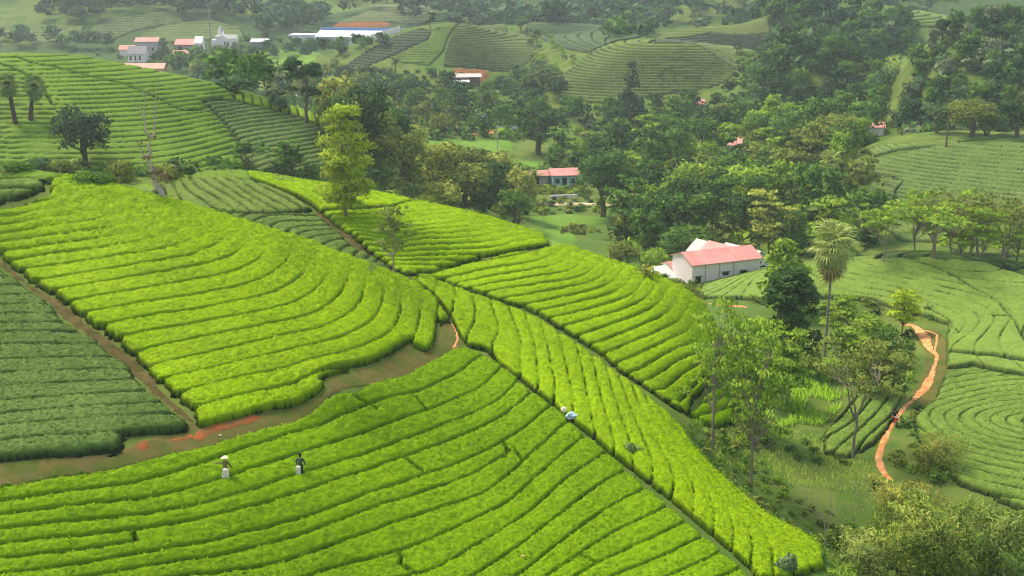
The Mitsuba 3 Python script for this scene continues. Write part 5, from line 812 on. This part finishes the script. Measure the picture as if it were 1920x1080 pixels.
house('farmhouse', 852, 158, 4, 8.5, 4.5, 2.4, 0.7, 'timber', 'grey_sheet', 'hillside farmhouse with a grey tin roof on red earth below the central round hill', [('front', 1.0, 2.2, 0.0, 1.8), ('front', 4.0, 5.2, 0.7, 1.6)], 0.5)
house('farm_shed', 853, 164, 4, 4.5, 3.0, 1.7, 0.4, 'timber', 'white_sheet', 'low tin roofed lean-to in front of the hillside farmhouse', (), 0.3, 'shed')
house('farm_hut', 725, 228, 10, 7.5, 4.5, 2.4, 0.7, 'grey_plaster', 'slate_sheet', 'grey hut right of the lime tree top', [('front', 2, 3, 0, 1.8)], 0.3)
house('farm_hut', 748, 222, 10, 3.0, 4.0, 2.4, 0.8, 'timber', 'red_sheet', 'hut with a small red roof right of the lime tree top', (), 0.4)
house('tin_shed', 936, 255, 8, 4.5, 3.6, 2.0, 0.6, 'timber', 'white_sheet', 'tin roofed shed beside the middle rice paddy', (), 0.4, 'shed')
house('tin_shed', 894, 232, 8, 3.0, 3.0, 2.0, 0.6, 'dark_opening', 'white_sheet', 'small tin shed beside the coconut palm', (), 0.4, 'shed')
house('roadside_hut', 520, 178, 6, 5.5, 4, 2.2, 0.6, 'grey_plaster', 'slate_sheet', 'grey hut left of the tall thin trunked tree', (), 0.3)
house('roadside_hut', 545, 192, 6, 5, 4, 2.0, 0.6, 'concrete', 'grey_sheet', 'pale hut behind the bright tea strip', (), 0.3)
house('village_house', 256, 106, 2, 9.0, 7.0, 6.2, 1.3, 'grey_plaster', 'red_sheet', 'tall grey village house with a red roof', [('front', 6.6, 7.4, 2.4, 3.6), ('front', 3.6, 4.3, 3.4, 4.4), ('right', 1.5, 3.0, 0.4, 5.4)], 0.5)
house('village_house', 241, 117, 2, 7.0, 6.0, 3.6, 2.6, 'white_plaster', 'slate_sheet', 'white village house with a dark slate roof in front of the tall grey one', [('front', 0.7, 1.4, 0.8, 2.6), ('front', 2.6, 3.3, 0.8, 2.6), ('front', 4.4, 5.1, 0.8, 2.6)], 0.3)
house('village_house', 330, 103, 0, 9.5, 7.0, 4.4, 1.8, 'slate_sheet', 'red_sheet', 'village house with a long red roof right of the tree', [('front', 1, 3, 0.3, 3.2)], 0.5)
house('village_house', 366, 104, 0, 3.0, 6.0, 5.2, 2.4, 'white_plaster', 'white_sheet', 'white gabled front at the right end of the long red roof', [('front', 0.6, 1.0, 1.0, 3.0), ('front', 1.8, 2.2, 1.0, 3.0)], 0.3)
house('village_house', 225, 106, 3, 7.5, 5.0, 3.0, 1.4, 'pinkish_plaster', 'faded_red_sheet', 'low village house with a faded red roof left of the tall grey one', (), 0.4)
house('village_hall', 0, 0, 2, 15.0, 7.0, 2.2, 1.5, 'salmon_sheet', 'salmon_sheet', 'long salmon pink roof appearing over the tea crest', (), 0.5, at=(-150.5, 480.0, -57.3))
house('village_house', 325, 112, 0, 6.0, 5.0, 2.2, 1.4, 'pinkish_plaster', 'faded_red_sheet', 'low reddish roof below the long red roof', (), 0.4)
house('blue_shed', 471, 90, -4, 7.0, 6.0, 2.6, 1.0, 'slate_sheet', 'white_sheet', 'shed with a pale blue roof right of the white villa', (), 0.4, 'shed')
house('valley_roof', 1627, 258, -12, 3.5, 4.0, 2.6, 1.0, 'pinkish_plaster', 'red_sheet', 'tiny red roof behind the trees left of the tea crest', (), 0.4)
house('valley_roof', 1294, 212, 0, 4.0, 4.0, 2.6, 1.0, 'timber', 'red_sheet', 'tiny red roof among the trees below the terraced hill', (), 0.4)
# the white villa with its spire
p = spot(405, 92); key = fresh('white_villa'); M = T().translate([float(p[0]), float(p[1]), float(p[2])])
put(key + '__wall', trimesh.util.concatenate([box(0, 6.0, 0, 5, -1, 5.5), box(-2, 0.05, 1, 5, -1, 3.8)]), 'white_plaster', M); put(key + '__tower', box(1.0, 3.2, 1, 3.2, 5.5, 7.2), 'white_plaster', M)
c = trimesh.creation.cone(1.5, 2.8, sections=4); c.apply_translation((2.1, 2.1, 7.2)); put(key + '__spire', c, 'concrete', M)
for i in range(2): g = gable(2.4, 2.0, 1.6, 1.5); g.apply_translation((4.8 + i * 2.3, -1.5, 3.0)); put(fresh('dormer', key), g, 'white_plaster', M)
for x in (3.6, 4.8): put(fresh('window', key), box(x, x + 0.6, -0.06, 0.05, 1.2, 3.0), 'dark_opening', M)
tag(key, 'white village villa with a small tower and spire', 'house')
# the warehouse
p = spot(655, 82); key = fresh('warehouse'); M = T().translate([float(p[0]), float(p[1]) - 2, float(p[2])]).rotate([0, 0, 1], -6.0)
put(key + '__wall', box(-14, 23, 0, 16, -2, 3.0), 'white_sheet', M); vv, ff = prism([(-1, 3.0), (9, 5.2), (9, 5.4), (-1, 3.2)], 39); vv[:, 0] -= 15; put(key + '__roof', trimesh.Trimesh(vv, ff), 'white_sheet', M)
put(key + '__ridge_band', box(-14, 24, 8.6, 9.8, 5.4, 6.3), 'blue_sheet', M); vv, ff = prism([(9.8, 6.0), (20, 4.2), (20, 4.4), (9.8, 6.2)], 39); vv[:, 0] -= 15; put(fresh('roof', key + '__back')[:0] + key + '__back_roof', trimesh.Trimesh(vv, ff), 'white_sheet', M)
put(key + '__annex', box(-28, -16, 3, 12, -2, 3.6), 'white_sheet', M)
tag(key, 'long white and blue warehouse on the far valley floor', 'warehouse')
p0, p1 = spot(694, 77), spot(750, 60); key = fresh('boundary_wall'); d = p1 - p0; n = np.array([-d[1], d[0], 0]) / np.hypot(d[0], d[1]) * 0.15; zz = max(p0[2], p1[2]); w = np.array([p0 - n - [0, 0, 2], p0 + n - [0, 0, 2], p1 + n - [0, 0, 2], p1 - n - [0, 0, 2]]); tp = w + [0, 0, 4.2]
scene[key] = mikit.ply(trimesh.convex.convex_hull(np.vstack([w, tp])), 'white_plaster'); tag(key, 'pale boundary wall beside the warehouse', 'wall')
p0, p1 = spot(1030, 372), spot(1082, 371); key = fresh('garden_wall'); d = p1 - p0; n = np.array([-d[1], d[0], 0]) / np.hypot(d[0], d[1]) * 0.15; w = np.array([p0 - n, p0 + n, p1 + n, p1 - n]); scene[key] = mikit.ply(trimesh.convex.convex_hull(np.vstack([w - [0, 0, 0.5], w + [0, 0, 0.7]])), 'pinkish_plaster'); tag(key, 'low pinkish garden wall in front of the red roof house', 'wall')
def poles(name, u, v, h, r0, bsdf, label, arm=True, cat='pole'):
    p = spot(u, v); key = fresh(name); w = tube([p - [0, 0, 0.4], p + [0, 0, h * 0.5], p + [0, 0, h]], [r0, r0 * 0.85, r0 * 0.65], 8); scene[key + '__post'] = raw_ply(*w, bsdf, nrm=vnorm(*w))
    if arm: scene[key + '__crossarm'] = mikit.ply(box(p[0] - 0.7, p[0] + 0.7, p[1] - 0.12, p[1] - r0 * 0.6, p[2] + h - 0.6, p[2] + h - 0.45), bsdf)
    tag(key, label, cat)
poles('wooden_pole', 1773, 281, 7.6, 0.2, 'timber', 'dark wooden pole on the crest of the right tea slope')
poles('pale_pole', 1631, 440, 8.4, 0.13, 'concrete', 'slim pale concrete pole left of the right tea slope', False)
poles('utility_pole', 933, 290, 7.5, 0.12, 'concrete', 'thin pole beside the middle rice paddy', True); poles('utility_pole', 1018, 440, 4.0, 0.06, 'concrete', 'thin pole in the rice paddy beyond the ridge', False); poles('utility_pole', 1168, 300, 8.0, 0.1, 'concrete', 'thin pole among the trees behind the big round tree', False)
poles('radio_mast', 397, 104, 34.0, 0.22, 'slate_sheet', 'tall thin mast rising out of the frame above the village', False, 'mast')
# stake fence and bed in the paddy
key = fresh('stake_fence')
for i in range(22):
    t = i / 21; q = spot(1052 + 46 * t, 440 - 4 * math.sin(t * 3.14)); scene[fresh('stake', key)] = mikit.ply(box(q[0] - 0.09, q[0] + 0.09, q[1] - 0.05, q[1] + 0.05, q[2] - 0.2, q[2] + 0.75), 'timber')
tag(key, 'dark stake fence round a bed in the rice paddy beyond the ridge', 'fence')
thicket('reeds', [(1050,432),(1075,426),(1110,428),(1130,434),(1100,438),(1060,439)], 1.6, (1.0, 1.8), ['yellow', 'olive'], 'yellowish reedy plants in the fenced bed', 64, n=60, size=0.3)

# ---------------------------------------------------------------- people
import manifold3d as m3
def flesh(bones, fine=0.035):
    """bones: (a, ra, b, rb) -> one smooth surface"""
    def ball(c, r): s = trimesh.creation.icosphere(subdivisions=2, radius=r); return np.array(s.vertices) + c
    out = None
    for a, ra, b, rb in bones:
        h = m3.Manifold.hull_points(np.vstack([ball(np.array(a, float), ra), ball(np.array(b, float), rb)])); out = h if out is None else out + h
    m = out.refine_to_length(fine).to_mesh(); t = trimesh.Trimesh(np.array(m.vert_properties[:, :3]), np.array(m.tri_verts), process=True); trimesh.smoothing.filter_taubin(t, iterations=8); return t
for nm, c in (('skin', (0.42, 0.25, 0.17)), ('olive_cloth', (0.15, 0.13, 0.055)), ('green_cloth', (0.055, 0.085, 0.065)), ('dark_cloth', (0.035, 0.035, 0.045)), ('black_hair', (0.012, 0.011, 0.011)), ('straw', (0.74, 0.68, 0.50)), ('white_sack', (0.72, 0.68, 0.68)), ('red_cloth', (0.50, 0.05, 0.04)), ('rubber', (0.02, 0.02, 0.02)), ('steel', (0.4, 0.4, 0.42)), ('red_paint', (0.55, 0.03, 0.025)), ('blue_tarp', (0.45, 0.62, 0.72))): paint(nm, c, 0.75)
def hand(w, d, side):
    """palm and five fingers from the wrist w along d"""
    d = unit(np.array(d, float)); s = unit(np.cross(d, [0, 0, 1.0])) * side; u = np.cross(s, d); b = [(w, 0.022, w + d * 0.07 + s * 0.02, 0.02), (w, 0.022, w + d * 0.07 - s * 0.02, 0.018)]
    for i, L in enumerate((0.06, 0.07, 0.065, 0.05)):
        k = w + d * 0.075 + s * (0.03 - 0.02 * i); m = k + d * L * 0.55; b += [(k, 0.0095, m, 0.009), (m, 0.009, m + d * L * 0.35 - u * L * 0.35, 0.008)]
    t = w + d * 0.02 + s * 0.03; b += [(t, 0.012, t + d * 0.035 + s * 0.03, 0.01), (t + d * 0.035 + s * 0.03, 0.01, t + d * 0.065 + s * 0.028, 0.008)]
    return b
def person(u, v, face, arms, cloth, label, hat, height=1.58, legs=None, at=None, lean=0.12, sit=False):
    """face: heading in degrees (0 looks away from the camera); arms: (elbow, wrist) of the left and of the right, relative to the shoulder"""
    p = spot(u, v) if at is None else np.array(at, float); k = height / 1.6; key = fresh('person'); M = T().translate(p.tolist()).rotate([0, 0, 1], float(face)).scale(float(k)); A = np.array
    hip = A([0, 0, 0.84]); neck = A([0, lean, 1.34]); head = neck + A([0, 0.03, 0.14]); sk, ja, tr = [], [], []
    sk += [(neck - [0, 0, 0.05], 0.055, head - [0, 0.0, 0.05], 0.055), (head, 0.088, head + [0, 0.015, 0.05], 0.092), (head + [0, 0.05, -0.06], 0.05, head + [0, 0.03, -0.02], 0.07), (head + [0, 0.095, -0.012], 0.012, head + [0, 0.108, -0.03], 0.012)]
    for sd in (-1, 1): sk += [(head + [sd * 0.09, 0, -0.01], 0.018, head + [sd * 0.09, 0, 0.02], 0.018)]
    ja += [(hip + [-0.07, 0, 0.02], 0.125, hip + [0.07, 0, 0.02], 0.125), (hip, 0.13, A([0, lean * 0.6, 1.12]), 0.14), (A([-0.1, lean * 0.75, 1.22]), 0.09, A([0.1, lean * 0.75, 1.22]), 0.09), (A([0, lean * 0.6, 1.1]), 0.14, A([-0.09, lean * 0.8, 1.24]), 0.09), (A([0, lean * 0.6, 1.1]), 0.14, A([0.09, lean * 0.8, 1.24]), 0.09)]
    for sd, (e, w) in zip((-1, 1), arms):
        sh = A([sd * 0.175, lean * 0.85, 1.255]); e, w = sh + A(e), sh + A(w); ja += [(A([sd * 0.1, lean * 0.8, 1.25]), 0.075, sh, 0.066), (sh, 0.064, e, 0.05), (e, 0.05, w - unit(w - e) * 0.02, 0.04)]; sk += [(e, 0.03, w, 0.026)] + hand(w, w - e, sd)
    for sd, lg in zip((-1, 1), legs or (([0.02, 0.03, 0.45], [0.03, 0, 0.06]), ([0.02, -0.02, 0.45], [0.03, -0.04, 0.06]))):
        h0 = hip + [sd * 0.085, 0, -0.03]; kn = A([sd * (0.085 + lg[0][0]), lg[0][1], lg[0][2]]); an = A([sd * (0.085 + lg[1][0]), lg[1][1], lg[1][2]]); tr += [(hip + [sd * 0.05, 0, 0], 0.12, h0, 0.1), (h0, 0.098, kn, 0.062), (kn, 0.06, an, 0.045)]; sk += [(an + [0, 0, -0.01], 0.035, an + [0, 0.13, -0.03], 0.028)]
    body = trimesh.util.concatenate([flesh(sk[:6], 0.03), flesh(sk[6:6 + 0] + sk[6:], 0.014)]) if len(sk) > 6 else flesh(sk)
    put(key, flesh(sk, 0.016), 'skin', M); put(key + '__jacket', flesh(ja), cloth, M); put(key + '__trousers', flesh(tr), 'dark_cloth', M)
    if hat == 'cone':
        c = trimesh.creation.cone(0.25, 0.17, sections=28); c.apply_transform(trimesh.transformations.rotation_matrix(-0.2, (1, 0, 0))); c.apply_translation(head + [0, -0.01, 0.05]); put(key + '__conical_hat', c, 'straw', M)
    elif hat == 'hair': put(key + '__hair', flesh([(head + [0, -0.015, 0.04], 0.1, head + [0, 0.02, 0.07], 0.092), (head + [0, -0.045, -0.01], 0.075, head + [0, -0.02, 0.05], 0.095)]), 'black_hair', M)
    else: put(key + '__helmet', flesh([(head + [0, -0.01, 0.035], 0.125, head + [0, 0.02, 0.06], 0.12)]), hat, M)
    tag(key, label, 'person'); return key, M, p, k
def sack(p, h, w, bsdf, label, turn=0, tilt=0):
    r = np.random.default_rng(int(h * 100)); m = trimesh.creation.icosphere(subdivisions=3, radius=1.0); v = np.array(m.vertices); v[:, 2] = np.sign(v[:, 2]) * np.abs(v[:, 2]) ** 0.55; s = np.sqrt(np.maximum(0, 1 - np.abs(v[:, 2]) ** 6)); d = unit(v[:, :2]); v[:, :2] = d * np.minimum(np.linalg.norm(v[:, :2], axis=1, keepdims=True) * 1.35, 1)
    v[:, 0] *= w * (0.5 - 0.07 * v[:, 2]); v[:, 1] *= w * 0.3; v[:, 2] *= h / 2; v += (meshkit.fbm(v * 9, 2, 4)[:, None] - 0.5) * 0.05; key = fresh('sack'); scene[key] = mikit.ply(trimesh.Trimesh(v, m.faces), bsdf, 40, to_world=T().translate([float(x) for x in p]).rotate([0, 0, 1], float(turn)).rotate([0, 1, 0], float(tilt))); tag(key, label, 'sack')
_, M, p, k = person(424, 903, 6, (([-0.2, 0.14, -0.1], [-0.44, 0.2, -0.1]), ([0.13, -0.02, -0.24], [0.16, 0.14, -0.42])), 'olive_cloth', 'person in an olive jacket and conical straw hat reaching over the tea', 'cone')
sack(p + [0.06, -0.24, 0.66], 0.66, 0.42, 'white_sack', 'white sack hanging behind the picker with the straw hat', 0, 8)
_, M, p, k = person(564, 896, -4, (([-0.1, 0.06, -0.25], [-0.09, 0.22, -0.42]), ([0.12, 0.0, -0.26], [0.12, 0.16, -0.45])), 'green_cloth', 'bareheaded person in a dark green jacket picking tea', 'hair', 1.62, lean=0.06)
sack(p + [-0.1, -0.22, 0.62], 0.62, 0.34, 'white_sack', 'white sack on the left hip of the bareheaded picker', 0, 4)
# the rider on the orange path
p = spot(1677, 796); key = fresh('motorbike'); M = T().translate(p.tolist()).rotate([0, 0, 1], 172.0)
for y in (-0.6, 0.62):
    t = trimesh.creation.torus(0.24, 0.05, 28, 12); t.apply_transform(trimesh.transformations.rotation_matrix(math.pi / 2, (0, 1, 0))); t.apply_translation((0, y, 0.29)); w = fresh('wheel', key); put(w, t, 'rubber', M); h = trimesh.creation.cylinder(0.2, 0.03, sections=24); h.apply_transform(trimesh.transformations.rotation_matrix(math.pi / 2, (0, 1, 0))); h.apply_translation((0, y, 0.29)); put(w + '__hub', h, 'steel', M)
put(key + '__front_shield', flesh([((-0.17, 0.42, 0.85), 0.06, (-0.1, 0.46, 0.4), 0.05), ((0.17, 0.42, 0.85), 0.06, (0.1, 0.46, 0.4), 0.05), ((-0.17, 0.42, 0.85), 0.06, (0.17, 0.42, 0.85), 0.06), ((0, 0.45, 0.45), 0.07, (0, 0.45, 0.8), 0.08)]), 'red_paint', M)
put(key + '__body', flesh([((0, -0.55, 0.66), 0.1, (0, 0.05, 0.5), 0.1), ((0, 0.05, 0.5), 0.1, (0, 0.4, 0.45), 0.09)]), 'red_paint', M); put(key + '__seat', flesh([((0, -0.55, 0.78), 0.09, (0, 0.05, 0.74), 0.1)]), 'rubber', M)
put(key + '__handlebar', flesh([((-0.32, 0.32, 0.98), 0.02, (0, 0.4, 0.95), 0.025), ((0.32, 0.32, 0.98), 0.02, (0, 0.4, 0.95), 0.025)], 0.02), 'steel', M); put(key + '__headlight', flesh([((-0.03, 0.5, 0.9), 0.055, (0.03, 0.5, 0.9), 0.055)], 0.02), 'white_plaster', M); put(key + '__fork', flesh([((-0.07, 0.6, 0.3), 0.025, (-0.06, 0.42, 0.8), 0.03), ((0.07, 0.6, 0.3), 0.025, (0.06, 0.42, 0.8), 0.03)], 0.03), 'steel', M); put(key + '__mudguard', flesh([((0, 0.45, 0.6), 0.05, (0, 0.72, 0.58), 0.045)]), 'red_paint', M)
tag(key, 'red motorbike coming down the orange path', 'motorbike')
person(0, 0, 172, (([-0.08, 0.14, -0.2], [-0.12, 0.42, -0.24]), ([0.08, 0.14, -0.2], [0.12, 0.42, -0.24])), 'dark_cloth', 'rider in dark clothes sitting on the red motorbike', 'black_hair', at=p + [0, 0.15, 0.0], legs=(([0.06, 0.34, 0.72], [0.08, 0.24, 0.32]), ([0.06, 0.34, 0.72], [0.08, 0.24, 0.32])), lean=0.08)
# things lying about
p = spot(1072, 789); m = trimesh.creation.icosphere(subdivisions=3, radius=0.4); v = np.array(m.vertices); v = v * [1.15, 0.8, 0.75] + (meshkit.fbm(v * 3.2, 3, 2)[:, None] - 0.5) * unit(v) * 0.45; key = fresh('bundle'); scene[key] = mikit.ply(trimesh.Trimesh(v, m.faces), 'blue_tarp', 25, to_world=T().translate((p + [0, 0, 0.35]).tolist())); tag(key, 'pale blue plastic bundle lying in the dark furrow', 'bundle')
p = spot(1057, 768, 0.6); c = trimesh.creation.cone(0.23, 0.2, sections=24); key = fresh('straw_hat'); scene[key] = mikit.ply(c, 'straw', 30, to_world=T().translate((p + [0, 0, 0.62]).tolist()).rotate([1, 0, 0], 55)); tag(key, 'white conical hat lying on the tea beside the blue bundle', 'hat')
for u, v, c, s, l, up in ((395, 800, 'turquoise_wall', 0.1, 'turquoise scrap of plastic at the lower tip of the bright hillside', 0.06), (413, 818, 'white_sack', 0.08, 'white scrap of plastic on the red clay', 0.08), (980, 1042, 'salmon_sheet', 0.09, 'orange scrap lying on the tea at the bottom of the photo', 0.75)):
    p = spot(u, v, up if up > 0.5 else 0); m = trimesh.creation.icosphere(subdivisions=2, radius=s); w = np.array(m.vertices) * [1.3, 0.8, 0.35]; w += (meshkit.fbm(w * 14, 2, 3)[:, None] - 0.5) * s * 0.5; key = fresh('litter'); scene[key] = mikit.ply(trimesh.Trimesh(w, m.faces), c, 30, to_world=T().translate((p + [0, 0, up]).tolist())); tag(key, l, 'litter')

thicket('undergrowth', [(1445,100),(1442,34),(1500,22),(1560,20),(1620,36),(1700,56),(1720,78),(1690,102),(1640,110),(1560,112),(1500,135)], 4.2, (3, 6), ['blue', 'dark', 'mid'], 'undergrowth of the far wooded hill', 65, n=36, size=0.4)

thicket('undergrowth', [(985,352),(1030,353),(1095,352),(1100,372),(1060,364),(1030,366),(1000,364)], 2.2, (1.2, 2.4), ['mid', 'light', 'olive'], 'garden bushes round the red roof house', 66, n=80, size=0.3)
thicket('undergrowth', [(620,130),(740,140),(830,135),(1000,130),(1060,140),(1060,190),(1000,150),(900,160),(760,155),(640,158)], 3.6, (1.2, 3.0), ['mid', 'dark', 'olive'], 'bushes along the foot of the central round hill', 67, n=50, size=0.35)
thicket('undergrowth', [(100,84),(240,96),(420,84),(480,70),(620,64),(640,80),(480,100),(420,110),(240,112),(100,90)], 7.0, (1.5, 4.0), ['mid', 'dark', 'blue'], 'bushes round the far village', 68, n=40, size=0.4)
thicket('undergrowth', [(1380,95),(1430,100),(1440,130),(1400,160),(1360,170),(1385,135)], 3.2, (1.5, 4.0), ['mid', 'dark', 'olive'], 'bushes on the right flank of the terraced round hill', 69, n=50, size=0.35)

thicket('undergrowth', [(980,372),(1100,370),(1160,380),(1150,402),(1080,399),(985,402)], 2.4, (0.8, 2.0), ['mid', 'light', 'olive', 'dark'], 'shrubs along the pale lane below the red roof house', 70, n=70, size=0.3)

# ---------------------------------------------------------------- the hazy air
top_z = float(max(gv[:, 2].max() + 4, 6)); bot_z = float(gv[:, 2].min() - 1.5)
scene['air'] = {'type': 'homogeneous', 'phase': {'type': 'hg', 'g': 0.55}, 'albedo': rgb(0.93, 0.96, 0.985), 'sigma_t': rgb(0.9 * HAZE, HAZE, 1.15 * HAZE)}
hx, hy0, hy1 = 1850.0, -130.0, 2760.0
scene['haze'] = {'type': 'cube', 'to_world': T().translate([0, (hy0 + hy1) / 2, (top_z + bot_z) / 2]).scale([hx, (hy1 - hy0) / 2, (top_z - bot_z) / 2]), 'bsdf': {'type': 'null'}, 'interior': {'type': 'ref', 'id': 'air'}}
tag('haze', 'pale haze in the air over the valley', kind='stuff')
scene['camera']['medium'] = {'type': 'ref', 'id': 'air'}
print('box', bot_z, top_z)
